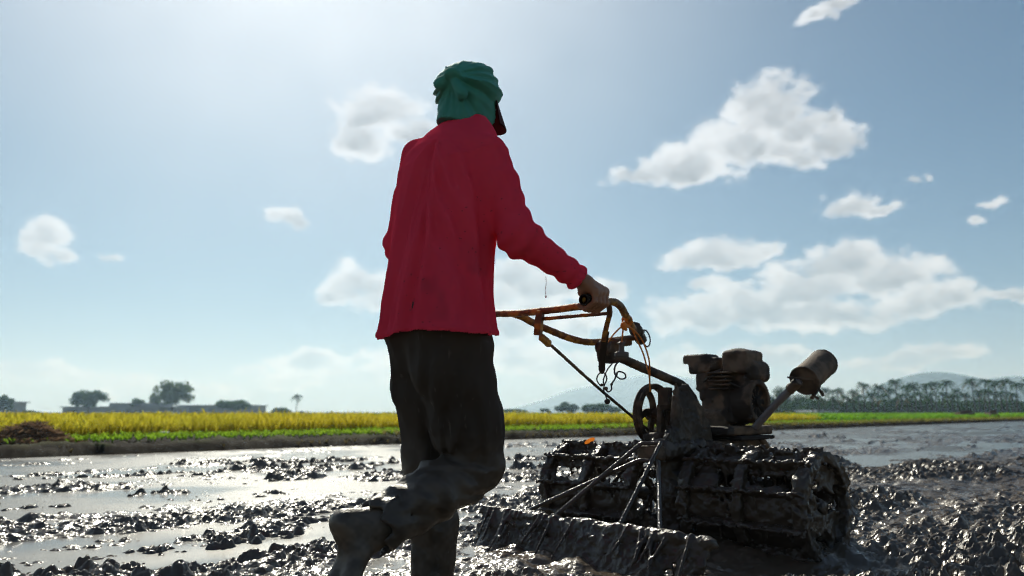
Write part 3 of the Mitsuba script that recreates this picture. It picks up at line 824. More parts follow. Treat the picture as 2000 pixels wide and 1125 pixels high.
def body_sdf(p):
    d = np.maximum(torso(p, -.012, .82), Z_HEM + .10 - p[:, 2])
    d = smin(d, cone(p, _C[-4] + UP * .0, hp(0, -.012, -.03), .058, .052), .03)
    d = np.minimum(smin(d, head_sdf(p), .012), 9)
    for s in 'rl':
        d = smin(d, cone(p, J[s + '_sh'], J[s + '_el'], .045, .036), .03)
        d = smin(d, cone(p, J[s + '_el'], J[s + '_wr'], .037, .026), .015)
        d = smin(d, cone(p, J[s + '_hip'], J[s + '_kn'], .070, .046), .03)
        calf = J[s + '_kn'] * .65 + J[s + '_an'] * .35
        d = smin(d, cone(p, J[s + '_kn'], calf, .046, .048), .02)
        d = smin(d, cone(p, calf, J[s + '_an'], .048, .036), .02)
    d = smin(d, ell(p, J['pelvis'] + UP * .01, (.125, .095, .12), np.stack([RT, FW, UP])), .04)
    # the raised right foot: heel up, sole facing back, toes in the mud
    hl, md, bl, to = at(672, 1023, 2.19), at(693, 1078, 2.20), at(672, 1132, 2.17), at(652, 1166, 2.15)
    f = smin(cone(p, J['r_an'] + UP * .012, hl + UP * .004, .046, .036), cone(p, J['r_an'], md, .046, .038), .03)
    for o in (-.016, .016):
        f = smin(f, cone(p, hl + RT * o * .5, md + RT * o, .034, .030), .012)
        f = smin(f, cone(p, md + RT * o, bl + RT * o * 1.5, .031, .027), .012)
    for k in range(5):
        o = (k - 2) * .019
        f = smin(f, cone(p, bl + RT * o, to + RT * o * 1.05 + FW * .01 * abs(k - 1), .017, .012 + .003 * (k == 0)), .006)
    f = f + .007 * N(p, 45) + .005 * N(p, 110, 2)
    d = smin(d, f, .012)
    # left foot, sunk flat in the mud
    la = J['l_an']; 
    d = smin(d, cone(p, la, la - UP * .05 - FW * .045, .036, .034), .015)
    for o in (-.018, .018):
        d = smin(d, cone(p, la - UP * .045 + RT * o * .5, la - UP * .07 + FW * .15 + RT * o * 1.4, .034, .020), .015)
    return d


def limb_chain(p, pts, rs, k=.004):
    d = None
    for (a, b), (ra, rb) in zip(zip(pts[:-1], pts[1:]), zip(rs[:-1], rs[1:])):
        c = cone(p, a, b, ra, rb)
        d = c if d is None else smin(d, c, k)
    return d


GRIP_R = dict(end=at(1139, 585, 2.415), go=at(1192, 594, 2.535))
GRIP_L = dict(end=at(852, 626, 2.90), go=at(884, 628, 3.01))


def hand_sdf(p, wrist, elbow, end, go, side):
    """A fist round the grip: knuckles outwards, fingertips under and inwards, thumb over the top in front."""
    ax = go - end; ax /= np.linalg.norm(ax)
    out = np.cross(ax, UP) * side; out /= np.linalg.norm(out)
    up = np.cross(out, ax) * side
    def ring(s, deg, r):
        a = math.radians(deg)
        return end + ax * s + (out * math.cos(a) + up * math.sin(a)) * r
    fa = wrist - elbow; fa /= np.linalg.norm(fa)
    d = cone(p, wrist - fa * .07, wrist, .028, .025)
    mcp = []
    for k, (s, sc) in enumerate([(.012, .86), (.033, .97), (.055, 1.0), (.077, .95)]):         # little finger first
        m = ring(s + .006, 38 + 4 * k, .040)
        pts = [m, ring(s, -14, .0355), ring(s - .002, -88, .0295), ring(s - .002, -150, .0275)]
        mcp.append(m)
        fr = .0093 * sc
        d = np.minimum(d, limb_chain(p, pts, [fr * 1.16, fr * 1.08, fr, fr * .84], .003))
        base = wrist + (m - wrist) * .12 + ax * (s - .045) * .35
        d = smin(d, cone(p, base, m, .0185, .0125), .009)                                       # the back of the hand
        d = smin(d, cone(p, m - (m - wrist) * .02, m + up * .001, .0118, .0108), .003)          # knuckle
    d = smin(d, cone(p, wrist, ring(.02, 120, .030), .024, .016), .010)                         # heel of the hand on top of the grip
    d = smin(d, cone(p, wrist, ring(.06, 100, .033), .022, .017), .010)
    th = [ring(.055, 118, .034), ring(.088, 128, .034), ring(.112, 165, .031), ring(.122, 205, .028)]
    d = smin(d, limb_chain(p, th, [.0155, .0125, .011, .0088], .003), .005)
    for a_ in mcp:                                                                              # tendons
        d = d - .0016 * np.exp(-(cone(p, wrist, a_, .0, .0) / .006 - 2.4) ** 2)
    return d


def build_person():
    key = thing('person', 'person in red long sleeved shirt and green headscarf walking behind the muddy hand tractor', 'person')
    Z0 = J['l_an'][2] - .14
    bd = nets(body_sdf, [-.72, 1.98, Z0], [.20, 3.02, 1.86], .0085)
    hands = []
    for s, g, side in (('r', GRIP_R, 1), ('l', GRIP_L, -1)):
        w = J[s + '_wr']
        c = g['end'] * .6 + g['go'] * .4
        lo, hi = np.minimum(w, c) - .105, np.maximum(w, c) + .105
        hands.append(nets(lambda p: hand_sdf(p, w, J[s + '_el'], g['end'], g['go'], side), lo, hi, .0028))
    add('body', cat([bd] + hands), 'skin', key, smooth=True)

    # --- shirt
    fr = (J['r_wr'] - J['r_el']); fr /= np.linalg.norm(fr)
    fl = (J['l_wr'] - J['l_el']); fl /= np.linalg.norm(fl)
    cuff_r, cuff_l = J['r_wr'] - fr * .022, J['l_wr'] - fl * .03

    def shirt(p):
        d = torso(p)
        q = p - J['pelvis']
        u, v = q @ RT, q @ FW
        ang = np.arctan2(u, -v)                                     # 0 at the middle of the back
        zr = (p[:, 2] - Z_HEM) / .75
        # long drapes falling from the shoulder blades
        wob = N(np.stack([ang * 1.4, zr * 1.2, ang * 0], 1), 1.0, 2, 41)
        fold = np.sin(ang * 9 + 5 * wob + 1.3) * .5 + np.sin(ang * 15 - 3.5 * zr + 8 * wob) * .35
        d = d - fold * .0165 * np.clip(1.15 - zr * .95, 0, 1) * sm(1.0, .6, zr)
        d = d - .016 * N(p * np.array([5, 5, 3.0]), 1, 3, 40)
        dg = ang * .9 + zr * 1.5
        d = d - .0075 * np.sin(dg * 17 + 5 * wob) * np.exp(-((ang - .9) / .6) ** 2 - ((zr - .45) / .28) ** 2)
        # hollow of the spine between the blades
        d = d + .013 * np.exp(-((ang - .10) / .22) ** 2) * sm(.35, .6, zr) * sm(.98, .86, zr)
        d = d - .010 * np.exp(-((ang - .75) / .33) ** 2 - ((zr - .78) / .13) ** 2) - .010 * np.exp(-((ang + .60) / .33) ** 2 - ((zr - .80) / .12) ** 2)
        d = d - .02 * np.exp(-((ang - 1.15) / .30) ** 2) * sm(.45, .0, zr)     # loose side hanging away from the body
        for s, rs, cu, fa in (('r', (.060, .058, .034), cuff_r, fr), ('l', (.058, .054, .036), cuff_l, fl)):
            a, b, c = J[s + '_sh'], J[s + '_el'], J[s + '_wr']
            up_ = cone(p, a, b, rs[0], rs[1])
            lo_ = cone(p, b, c, rs[1] - .002, rs[2])
            arm = smin(up_, lo_, .035)
            t = (p - b) @ fa
            el = np.exp(-((t - .01) / .07) ** 2)
            tu = (p - a) @ ((b - a) / np.linalg.norm(b - a))
            crease = np.sin(95 * (t + .35 * tu) + 9 * N(p, 7, 2, 43)) * .0048 * el
            gather = np.sin(115 * t + 11 * N(p, 9, 2, 44)) * .0040 * sm(.08, .2, t)
            arm = arm - crease - gather - .006 * N(p, 11, 3, 45)
            arm = arm - .004 * np.sin(38 * tu + 14 * N(p, 4, 2, 46)) * sm(.05, .12, tu) * sm(.34, .2, tu)
            arm = arm - .0035 * np.exp(-((t - ((cu - b) @ fa) + .012) / .010) ** 2)
            arm = np.maximum(arm, (p - cu) @ fa)
            d = smin(d, arm, .030)
        d = d - .0028 * N(p, 24, 3, 47)
        d = d - .0035 * np.exp(-((ang - 1.62 - .1 * zr) / .035) ** 2) * sm(.62, .5, zr)                 # side seam
        d = d - .004 * np.exp(-(((p - J['r_sh']) @ ((J['r_el'] - J['r_sh']) / .3) / 1.0 - .010) / .006) ** 2) * (u > .08) * sm(.6, .7, zr)   # shoulder seam
        hem = Z_HEM + .006 * np.sin(ang * 3 + .5)
        d = d - .003 * np.exp(-((p[:, 2] - hem - .012) / .006) ** 2)
        return np.maximum(d, hem - p[:, 2])

    V, F = nets(shirt, [-.60, 2.10, Z_HEM - .03], [.30, 3.02, 1.62], .0056)
    cen = V[F].mean(1); nn = np.cross(V[F[:, 1]] - V[F[:, 0]], V[F[:, 2]] - V[F[:, 0]]); nn /= np.linalg.norm(nn, axis=1, keepdims=True) + 1e-12
    drop = (nn[:, 2] < -.7) & (cen[:, 2] < Z_HEM + .014)
    for cu, fa in ((cuff_r, fr), (cuff_l, fl)):
        drop |= (nn @ fa > .75) & (np.abs((cen - cu) @ fa) < .008) & (np.linalg.norm(cen - cu, axis=1) < .06)
    drop |= (nn[:, 2] > .8) & (cen[:, 2] > _C[-1, 2] - .006)
    sk = add('shirt', (V, F[~drop]), 'red_cotton', key, smooth=True, label='faded red long sleeved shirt with mud specks')
    st = at(1066, 540, 2.36)
    scene['thread_red'] = {'type': 'principled', 'base_color': {'type': 'rgb', 'value': [.35, .02, .05]}, 'roughness': .8}
    pts = curve([st, st + [.001, 0, -.02], st + [-.001, .001, -.04], st + [.0, 0, -.058]], 12)
    add('loose_thread', cat([sweep(pts, .0008, 5), sweep([pts[-1], pts[-1] - [0, 0, .006]], [.002, .003], 6)]), 'thread_red', sk, smooth=True)

    # --- trousers
    cal_r = J['r_kn'] * .5 + J['r_an'] * .5
    la = J['r_an'] - J['r_kn']; la /= np.linalg.norm(la)
    cuffp = at(738, 1030, 2.235)
    kn_in = at(862, 905, 2.36)

    def trousers(p):
        R = limb_chain(p, [at(880, 655, 2.36), at(884, 715, 2.37), at(912, 830, 2.415), at(938, 905, 2.44)], [.118, .117, .100, .072], .04)
        L0 = limb_chain(p, [at(938, 905, 2.44), at(905, 930, 2.41), cal_r + UP * .005, at(735, 1030, 2.23)], [.072, .078, .076, .075], .03)
        Lg = limb_chain(p, [at(822, 655, 2.45), at(828, 770, 2.49), at(836, 890, 2.53), at(846, 1020, 2.51), at(847, 1200, 2.49)], [.105, .088, .078, .066, .059], .04)
        # folds
        th = p - J['r_kn']
        R = R - .0065 * np.sin(N(p * np.array([9, 9, 2.2]), 1, 2, 51) * 26)
        Lg = Lg - .006 * np.sin(N(p * np.array([9, 9, 2.0]), 1, 2, 52) * 24)
        t = (p - J['r_kn']) @ la
        sd = (p - J['r_kn']) @ RT
        L0 = L0 - .0045 * np.sin(N(np.stack([t * 5, sd * 12, p[:, 2] * 12], 1), 1, 2, 53) * 22) * sm(-.05, .06, t)
        L0 = L0 - .0035 * np.sin(70 * t + 30 * sd + 14 * N(p, 6, 2, 57)) * sm(.02, .1, t)
        d = smin(R, L0, .022)
        bunch = np.exp(-(np.linalg.norm(p - kn_in, axis=1) / .10) ** 2)
        d = d - bunch * (.004 + .005 * np.sin(np.linalg.norm(p - J['r_kn'], axis=1) * 130 + 10 * N(p, 9, 2, 54)))
        # the cuff: cut across, hollow, one torn point hanging
        cut = (p - cuffp) @ la - .012 * np.sin(7 * np.arctan2((p - cuffp) @ RT, (p - cuffp)[:, 2])) - .02 * sm(.03, -.07, (p - cuffp)[:, 2])
        far = np.linalg.norm(p - cuffp, axis=1) < .2
        d = np.where(far, np.maximum(d, cut), d)
        hol = cone(p, cuffp - la * .10, cuffp + la * .1, .060, .066)
        d = np.maximum(d, -hol)
        d = smin(d, Lg, .014)
        d = smin(d, ell(p, J['pelvis'] + UP * .01, (.168, .125, .16), np.stack([RT, FW, UP])), .05)
        return d - .006 * N(p, 30, 4, 55) - .0034 * N(p, 90, 2, 56) * sm(.6, .4, p[:, 2])

    V, F = nets(trousers, [-.56, 2.06, -.12], [.14, 2.72, .98], .0066)
    keep = V[F][:, :, 2].max(1) < Z_HEM + .10
    add('trousers', (V, F[keep]), 'muddy_trousers', key, smooth=True, label='dark trousers caked with wet mud below the knees')

    # --- headscarf: a shirt wound round the head and knotted at the back
    kn = at(884, 148, 2.47)
    ctr = at(911, 182, 2.565)
    vx = np.array([1.0, 0, 0]); vy = np.array([0, -math.sin(.22), math.cos(.22)])

    def scarf(p):
        d = ell(p, ctr + UP * .012, (.103, .112, .088))
        d = smin(d, ell(p, at(930, 178, 2.60), (.078, .09, .078)), .03)
        d = smin(d, cone(p, ctr - UP * .02, at(899, 240, 2.54), .092, .080), .03)
        d = smin(d, cone(p, ctr + vx * .03 - UP * .02, at(948, 234, 2.58), .072, .040), .025)
        q = p - kn
        x, y = q @ vx, q @ vy
        rr = np.hypot(x, y)
        ph = np.arctan2(y, x)
        n1 = N(p, 13, 2, 61)
        top = sm(.25, .75, ph) * sm(3.0, 2.5, ph)                    # upper part: smoother
        phw = ph * 1.75 + .42 * np.sin(2.6 * ph + 1.1) + .25 * np.sin(5.3 * ph) + .55 * n1 + 1.4 * rr
        saw = phw % 1.0
        fk = np.floor(phw)
        amp = .45 + .9 * (np.abs(np.sin(fk * 12.9898) * 43758.5453) % 1.0)
        ridges = amp * np.minimum(saw * 1.35, (1 - saw) * 3.2)             # cloth folded over itself, steep on one side
        fine = np.abs(np.sin(ph * 13 + 2 * n1 + 4 * rr))
        d = d - (.015 * (ridges - .35) + .005 * (fine - .5)) * sm(.015, .06, rr) * (1 - .75 * top)
        d = d - .009 * np.exp(-((y + .30 * x - .004) / .011) ** 2) * sm(-.01, .02, x) * sm(.15, .07, x)      # the bands wound from the knot
        d = d - .009 * np.exp(-((y + .75 * x + .012) / .010) ** 2) * sm(-.01, .02, x) * sm(.12, .06, x)
        # knot and its stub ends
        d = smin(d, ell(p, kn + [0, -.016, 0], (.027, .024, .019)), .004)
        d = smin(d, cone(p, kn + [-.006, -.01, .004], at(871, 131, 2.48), .014, .004), .004)
        d = smin(d, cone(p, kn, at(860, 164, 2.485), .016, .022), .005)
        d = smin(d, cone(p, kn, at(897, 138, 2.49), .014, .010), .010)
        d = smin(d, cone(p, kn + [0, -.012, -.01], at(902, 184, 2.448), .012, .020), .004)
        d = d - .0035 * N(p, 34, 3, 62)
        # open over the face and hollow inside
        face = ell(p, hp(0, .13, -.05), (.062, .085, .085), HM)
        d = np.maximum(d, -face)
        return np.maximum(d, at(905, 250 , 2.54)[2] - p[:, 2] + .018 * np.sin(18 * p[:, 0]))

    V, F = nets(scarf, ctr - [.16, .17, .15], ctr + [.17, .17, .15], .0040)
    sc = add('headscarf', (V, F), 'green_cloth', key, smooth=True, label='green cloth wound round the head and knotted behind')
    # cap under the scarf: only its bill shows
    nu, nv = 15, 7
    top, bot = [], []
    for i in range(nu):
        a = (i / (nu - 1) - .5) * 2
        for j in range(nv):
            t = j / (nv - 1)
            c = hp(a * .078 * (1 - .12 * t), .070 + (.085 - .030 * a * a) * t + .028 * (1 - a * a), .036 - .030 * a * a - .055 * t)
            top.append(c + HU * .002); bot.append(c - HU * .002)
    i, j = np.meshgrid(np.arange(nu - 1), np.arange(nv - 1), indexing='ij')
    Q = np.stack([i * nv + j, (i + 1) * nv + j, (i + 1) * nv + j + 1, i * nv + j + 1], -1).reshape(-1, 4)
    add('cap_bill', (np.array(top + bot), np.vstack([Q, Q[:, ::-1] + nu * nv])), 'cap_cloth', key, smooth=True, label='dark maroon cap bill showing beneath the headscarf')


build_person()

# ================================================================ the hand tractor
O = np.array([.70, 3.43, 0.0]); F2 = np.array([math.sin(math.radians(45)), math.cos(math.radians(45)), 0]); A2 = np.array([F2[1], -F2[0], 0])
R3 = np.stack([F2, A2, UP])                      # rows: forward, right, up


def L(u, v, w): return O + F2 * u + A2 * v + UP * w


def pv(px, py, v):
    """Where the sight line meets the upright plane at v to the right of the machine's middle."""
    d = ray(px, py)
    t = (v - (CAM - O) @ A2) / (d @ A2)
    return CAM + d * t


def rust_colour(p, n, uv):
    a = mikit.fbm(p.x * 38, p.y * 38, p.z * 38, 3)
    b = mikit.fbm(p.x * 15 + 7, p.y * 15, p.z * 15, 3)
    c = mikit.mix((.16, .070, .022), (.44, .215, .035), mikit.smoothstep(.38, .62, a))
    return mikit.mix(c, (.10, .075, .055), mikit.smoothstep(.50, .66, b) * .8)


def dust_colour(p, n, uv):
    a = mikit.fbm(p.x * 20, p.y * 20, p.z * 20, 4)
    b = mikit.fbm(p.x * 60, p.y * 60, p.z * 60, 2)
    g = mikit.fbm(p.x * 11 + 3, p.y * 11, p.z * 11, 3)
    c = mikit.mix(mikit.mix((.058, .040, .026), (.145, .098, .062), mikit.smoothstep(.3, .7, a)), (.13, .06, .03), mikit.smoothstep(.66, .78, b) * .4)
    return mikit.mix(c, (.022, .018, .015), mikit.smoothstep(.52, .64, g) * .85)


_gb = proc(lambda p, n, uv: mikit.fbm(p.x * 140, p.y * 140, p.z * 140, 3), 1e-3)
scene['rusty_tube'] = {'type': 'bumpmap', 'arbitrary': _gb, 'scale': .0025, 'bsdf': {'type': 'principled', 'base_color': proc(rust_colour), 'roughness': .62, 'specular': .4}}
scene['muddy_metal'] = {'type': 'bumpmap', 'arbitrary': _gb, 'scale': .0025, 'bsdf': {'type': 'principled', 'base_color': proc(dust_colour), 'roughness': .68, 'specular': .35}}
scene['splashed_mud'] = {'type': 'bumpmap', 'arbitrary': _gb, 'scale': .004, 'bsdf': {'type': 'principled', 'specular': .4,
    'base_color': proc(lambda p, n, uv: mikit.mix((.032, .026, .020), dust_colour(p, n, uv), mikit.smoothstep(.44, .66, p.z + .30 * (mikit.fbm(p.x * 30, p.y * 30, p.z * 9) - .5)))),
    'roughness': proc(lambda p, n, uv: .25 + .4 * mikit.smoothstep(.4, .6, p.z + .2 * (mikit.fbm(p.x * 20, p.y * 20, p.z * 9) - .5)))}}
scene['wet_steel'] = {'type': 'bumpmap', 'arbitrary': _gb, 'scale': .003, 'bsdf': {'type': 'principled', 'base_color': {'type': 'rgb', 'value': [.05, .042, .035]}, 'roughness': .28, 'specular': .6}}
scene['rubber'] = {'type': 'principled', 'base_color': {'type': 'rgb', 'value': [.03, .026, .022]}, 'roughness': .6}
scene['grey_pipe'] = {'type': 'bumpmap', 'arbitrary': _gb, 'scale': .0015, 'bsdf': {'type': 'principled', 'base_color': {'type': 'rgb', 'value': [.17, .15, .145]}, 'roughness': .45, 'specular': .5}}
scene['soot'] = {'type': 'principled', 'base_color': {'type': 'rgb', 'value': [.018, .015, .013]}, 'roughness': .9}
scene['orange_fibre'] = {'type': 'principled', 'base_color': {'type': 'rgb', 'value': [.62, .20, .02]}, 'roughness': .6}
scene['black_fibre'] = {'type': 'principled', 'base_color': {'type': 'rgb', 'value': [.022, .024, .028]}, 'roughness': .6}
scene['grey_plastic'] = {'type': 'principled', 'base_color': {'type': 'rgb', 'value': [.085, .078, .072]}, 'roughness': .5}
scene['orange_film'] = {'type': 'principledthin', 'base_color': {'type': 'rgb', 'value': [.92, .26, .03]}, 'roughness': .4, 'diff_trans': .9, 'spec_trans': 0.0, 'eta': 1.4}


def flatbar(pts, w, t, side):
    """A flat strip along points: w across 'side', t thick."""
    p = np.asarray(pts, float); n = len(p)
    tg = np.gradient(p, axis=0); tg /= np.linalg.norm(tg, axis=1, keepdims=True)
    s = np.asarray(side, float) - tg * (tg @ np.asarray(side, float))[:, None]; s /= np.linalg.norm(s, axis=1, keepdims=True)
    q = np.cross(tg, s)
    w = np.broadcast_to(w, (n,))[:, None] / 2
    V = np.stack([p + s * w + q * t / 2, p - s * w + q * t / 2, p - s * w - q * t / 2, p + s * w - q * t / 2], 1).reshape(-1, 3)
    i, j = np.meshgrid(np.arange(n - 1), np.arange(4), indexing='ij')
    Q = np.stack([i * 4 + j, i * 4 + (j + 1) % 4, (i + 1) * 4 + (j + 1) % 4, (i + 1) * 4 + j], -1).reshape(-1, 4)
    e = 4 * (n - 1)
    return V, np.vstack([Q, [[3, 2, 1, 0]], [[e, e + 1, e + 2, e + 3]]])


def muddy(pts, r, n=60, amp=.18, sides=12, seed=0, f=60):
    """A tube with crusts of mud on it."""
    p = curve(pts, n) if len(pts) > 2 else np.linspace(pts[0], pts[1], n)
    V, F = sweep(p, r, sides)
    c = np.vstack([np.repeat(p, sides, 0), p[:1], p[-1:]])
    k = 1 + amp * 2.4 * np.maximum(N(V, f, 3, seed), -.15)[:, None]
    return c + (V - c) * k, F


def rounded(c, half, r, seed=0, amp=.006, R=R3, h=.0085, extra=None, f=16):
    c = np.asarray(c, float); half = np.asarray(half, float)
    m = np.abs(R.T) @ half + .03
    def fn(p):
        d = rbox(p, c, half, r, R)
        if extra is not None:
            d = extra(p, (p - c) @ R.T, d)
        return d - amp * 2 * N(p, f, 3, seed) - amp * .5 * N(p, f * 5, 2, seed + 1)
    return nets(fn, c - m, c + m, h)


def poly2(q, poly):
    """Signed distance to a polygon in the plane."""
    poly = np.asarray(poly, float)
    d = np.full(len(q), 1e9); inside = np.zeros(len(q), bool)
    for a, b in zip(poly, np.roll(poly, -1, 0)):
        e = b - a; w = q - a
        t = np.clip((w @ e) / (e @ e), 0, 1)
        d = np.minimum(d, np.linalg.norm(w - t[:, None] * e, axis=1))
        c = (a[1] > q[:, 1]) != (b[1] > q[:, 1])
        inside ^= c & (q[:, 0] < (b[0] - a[0]) * (q[:, 1] - a[1]) / (b[1] - a[1] + 1e-15) + a[0])
    return np.where(inside, -d, d)


def slab(pxs, v, thick, seed, amp=.01, h=.008, f=18, stretch=(1, 1, 1)):
    """A plate standing along the machine at v, its outline given by sight lines."""
    W_ = np.array([pv(x, y, v) for x, y in pxs])
    uv_ = np.stack([(W_ - O) @ F2, W_[:, 2]], 1)
    lo, hi = W_.min(0) - .06, W_.max(0) + .06
    def fn(p):
        q = np.stack([(p - O) @ F2, p[:, 2]], 1)
        d2 = poly2(q, uv_) - .008
        t = np.abs((p - O) @ A2 - v) - thick / 2
        d = np.minimum(np.maximum(d2, t), 0) + np.hypot(np.maximum(d2, 0), np.maximum(t, 0))
        return d - amp * 2 * N(p * np.array(stretch), f, 4, seed) - amp * .6 * N(p, f * 4, 2, seed + 1)
    return nets(fn, lo, hi, h)


def build_tractor():
    key = thing('hand_tractor', 'mud caked two wheeled hand tractor with cage wheels, rusty handlebar and small engine', 'hand tractor')

    # ---- handlebar and grips
    hb = [GRIP_R['end'] + (GRIP_R['go'] - GRIP_R['end']) * .06, at(1166, 590, 2.48), at(1184, 590.5, 2.525), at(1199, 590, 2.56), at(1213, 600, 2.64), at(1226, 624, 2.79), at(1240, 646, 2.98), at(1249, 660, 3.16)]
    add('handlebar', muddy(hb, .0125, 70, .16, 14, 1), 'rusty_tube', key, smooth=True)
    lower = [at(1002, 613, 2.815), at(1020, 619, 2.84), at(1042, 631, 2.87), at(1090, 652, 2.94), at(1128, 665, 2.99), at(1160, 668.5, 3.04), at(1205, 664, 3.11), at(1249, 658, 3.18)]
    add('handlebar', muddy(lower, .0125, 70, .16, 14, 2), 'rusty_tube', key, smooth=True)
    cross = [GRIP_L['go'], at(920, 615, 2.97), at(950, 613, 2.92), at(1010, 612, 2.80), at(1070, 606, 2.70), at(1130, 599, 2.60), at(1186, 593, 2.52)]
    add('cross_tube', muddy(cross, .0122, 70, .16, 14, 3), 'rusty_tube', key, smooth=True)
    add('handlebar', muddy([GRIP_L['end'], GRIP_L['go']], .0125, 14, .1, 14, 4), 'rusty_tube', key, smooth=True)
    for g in (GRIP_R, GRIP_L):
        ax = g['go'] - g['end']; ax /= np.linalg.norm(ax)
        ring = []
        for r0, r1, x0, x1 in ((.0175, .0185, .0, .12),):
            s0 = g['end']
            prof = [(.012, .004), (.0165, .0), (.0178, .004), (.0182, .02), (.0178, .11), (.0150, .115), (.0130, .116)]
            V, F = [], []
            a0 = np.cross(ax, UP); a0 /= np.linalg.norm(a0); b0 = np.cross(a0, ax)
            for r, t in prof:
                for k in range(20):
                    th = k * 2 * math.pi / 20
                    V.append(s0 + ax * t + (a0 * math.cos(th) + b0 * math.sin(th)) * r)
            for i in range(len(prof) - 1):
                for k in range(20):
                    F.append([i * 20 + k, i * 20 + (k + 1) % 20, (i + 1) * 20 + (k + 1) % 20, (i + 1) * 20 + k])
            gk = add('grip', (np.array(V), np.array(F)[:, ::-1]), 'rubber', key, smooth=40)
    # yellow painted tube end seen inside the right grip
    e0 = GRIP_R['end']; ax = GRIP_R['go'] - e0; ax /= np.linalg.norm(ax)
    a0 = np.cross(ax, UP); a0 /= np.linalg.norm(a0); b0 = np.cross(a0, ax)
    V, F = [], []
    for r, t in ((.0118, .004), (.0122, -.0015), (.0098, -.0015), (.0095, .03), (.0, .03)):
        for k in range(20):
            th = k * 2 * math.pi / 20
            V.append(e0 + ax * t + (a0 * math.cos(th) + b0 * math.sin(th)) * r)
    for i in range(4):
        for k in range(20):
            F.append([i * 20 + k, i * 20 + (k + 1) % 20, (i + 1) * 20 + (k + 1) % 20, (i + 1) * 20 + k])
    add('tube_end', (np.array(V), np.array(F)[:, ::-1]), 'rusty_tube', key, smooth=40)
    add('thin_rod', muddy([at(1058, 623, 2.735), at(1187, 612, 2.53)], .0062, 40, .2, 8, 5), 'rusty_tube', key, smooth=True)
    vside = np.array([1.0, -.4, 0])
    add('strap', flatbar(curve([at(1056, 606, 2.715), at(1053, 628, 2.725), at(1051, 654, 2.735)], 10), .022, .030, vside), 'rusty_tube', key)
    add('clevis', rounded((at(1050, 652, 2.75) + at(1079, 677, 2.82)) / 2, (.030, .010, .013), .004, 3, .002, h=.004,
                          R=(lambda d: np.stack([d, np.cross(UP, d) / np.linalg.norm(np.cross(UP, d)), np.cross(d, np.cross(UP, d) / np.linalg.norm(np.cross(UP, d)))]))((at(1079, 677, 2.82) - at(1050, 652, 2.75)) / np.linalg.norm(at(1079, 677, 2.82) - at(1050, 652, 2.75)))), 'rusty_tube', key, smooth=40)
    add('control_rod', muddy([at(1077, 675, 2.815), at(1160, 750, 3.03), at(1247, 824, 3.36), at(1266, 840, 3.42)], .0058, 80, .3, 8, 6, 90), 'muddy_metal', key, smooth=True)
    add('lever', flatbar(curve([at(1189, 596, 2.535), at(1191, 612, 2.54), at(1186, 632, 2.57), at(1182, 650, 2.60), at(1179, 665, 2.63)], 16), .016, .012, vside), 'rusty_tube', key)
    add('lever', flatbar(curve([at(1183.5, 648, 2.60), at(1179, 680, 2.66), at(1175.5, 712, 2.72), at(1176, 729, 2.75)], 16), np.concatenate([np.full(13, .022), [.021, .016, .008]]), .007, vside), 'muddy_metal', key)
    # ---- bracket and main beam
    def brk(p):
        d = rbox(p, at(1192, 688, 3.12), (.045, .038, .042), .012, R3)
        d = np.minimum(d, cone(p, at(1176, 680, 3.04), at(1186, 676, 3.10), .030, .026))
        d = np.minimum(d, rbox(p, at(1213, 668, 3.13), (.055, .02, .014), .006, R3))
        return d - .012 * N(p, 22, 3, 8)
    c = at(1194, 686, 3.12)
    add('handle_bracket', nets(brk, c - .13, c + .13, .006), 'muddy_metal', key, smooth=True)
    bm = [pv(1196, 692, 0), pv(1240, 712, 0), pv(1290, 733, 0), pv(1328, 750, 0), pv(1347, 768, 0), pv(1360, 795, 0), pv(1367, 830, 0), pv(1370, 862, 0)]
    add('main_beam', muddy(bm, .0185, 80, .16, 14, 9), 'muddy_metal', key, smooth=True)

    # ---- gear case with its splash plate, all under mud
    def case(p):
        d = rbox(p, L(.0, .0, .19), (.10, .065, .26), .05, R3)
        d = smin(d, rbox(p, L(-.10, .0, .40), (.10, .085, .035), .02, R3), .04)
        d = smin(d, rbox(p, L(.10, .02, .33), (.14, .08, .09), .03, R3), .05)
        st = N(p * np.array([1, 1, .35]), 26, 4, 10)
        return d - .050 * st - .022 * N(p, 60, 3, 11)
    add('gear_case', nets(case, L(.03, 0, .2) - [.38, .38, .34], L(.03, 0, .2) + [.38, .38, .34], .0085, band=.03), 'caked_mud', key, smooth=True, label='gear case buried under dripping mud')
    add('splash_plate', slab([(1316, 746), (1338, 752), (1352, 768), (1366, 795), (1374, 818), (1384, 868), (1320, 872), (1298, 866), (1306, 838), (1315, 800)], .055, .03, 12, .022, .006, 20, (1, 1, .3)), 'splashed_mud', key, smooth=True)
    add('post', flatbar([pv(1299, 757, -.03), pv(1300, 868, -.03)], .05, .035, A2), 'muddy_metal', key)
    add('post', flatbar([pv(1292, 792, -.01), pv(1290, 862, -.01)], .022, .03, A2), 'muddy_metal', key)
    add('cross_bar', flatbar([pv(1286, 796, -.01), pv(1322, 797, .02)], .02, .022, A2), 'muddy_metal', key)
    add('belt_roller', rounded(pv(1284, 855, -.03), (.05, .05, .022), .015, 14, .004), 'muddy_metal', key, smooth=True)

    # ---- belt wheel
    bc = pv(1277, 809, -.09)
    th = np.linspace(0, 2 * math.pi, 49)
    V, F = [], []
    prof = [(.128, -.018), (.131, -.012), (.122, -.002), (.122, .002), (.131, .012), (.128, .018), (.110, .018), (.107, .0), (.110, -.018)]
    m = len(prof)
    for k in range(48):
        e = F2 * math.cos(th[k]) + UP * math.sin(th[k])
        V += [bc + e * r + A2 * x for r, x in prof]
    for k in range(48):
        for j in range(m):
            F.append([k * m + j, ((k + 1) % 48) * m + j, ((k + 1) % 48) * m + (j + 1) % m, k * m + (j + 1) % m])
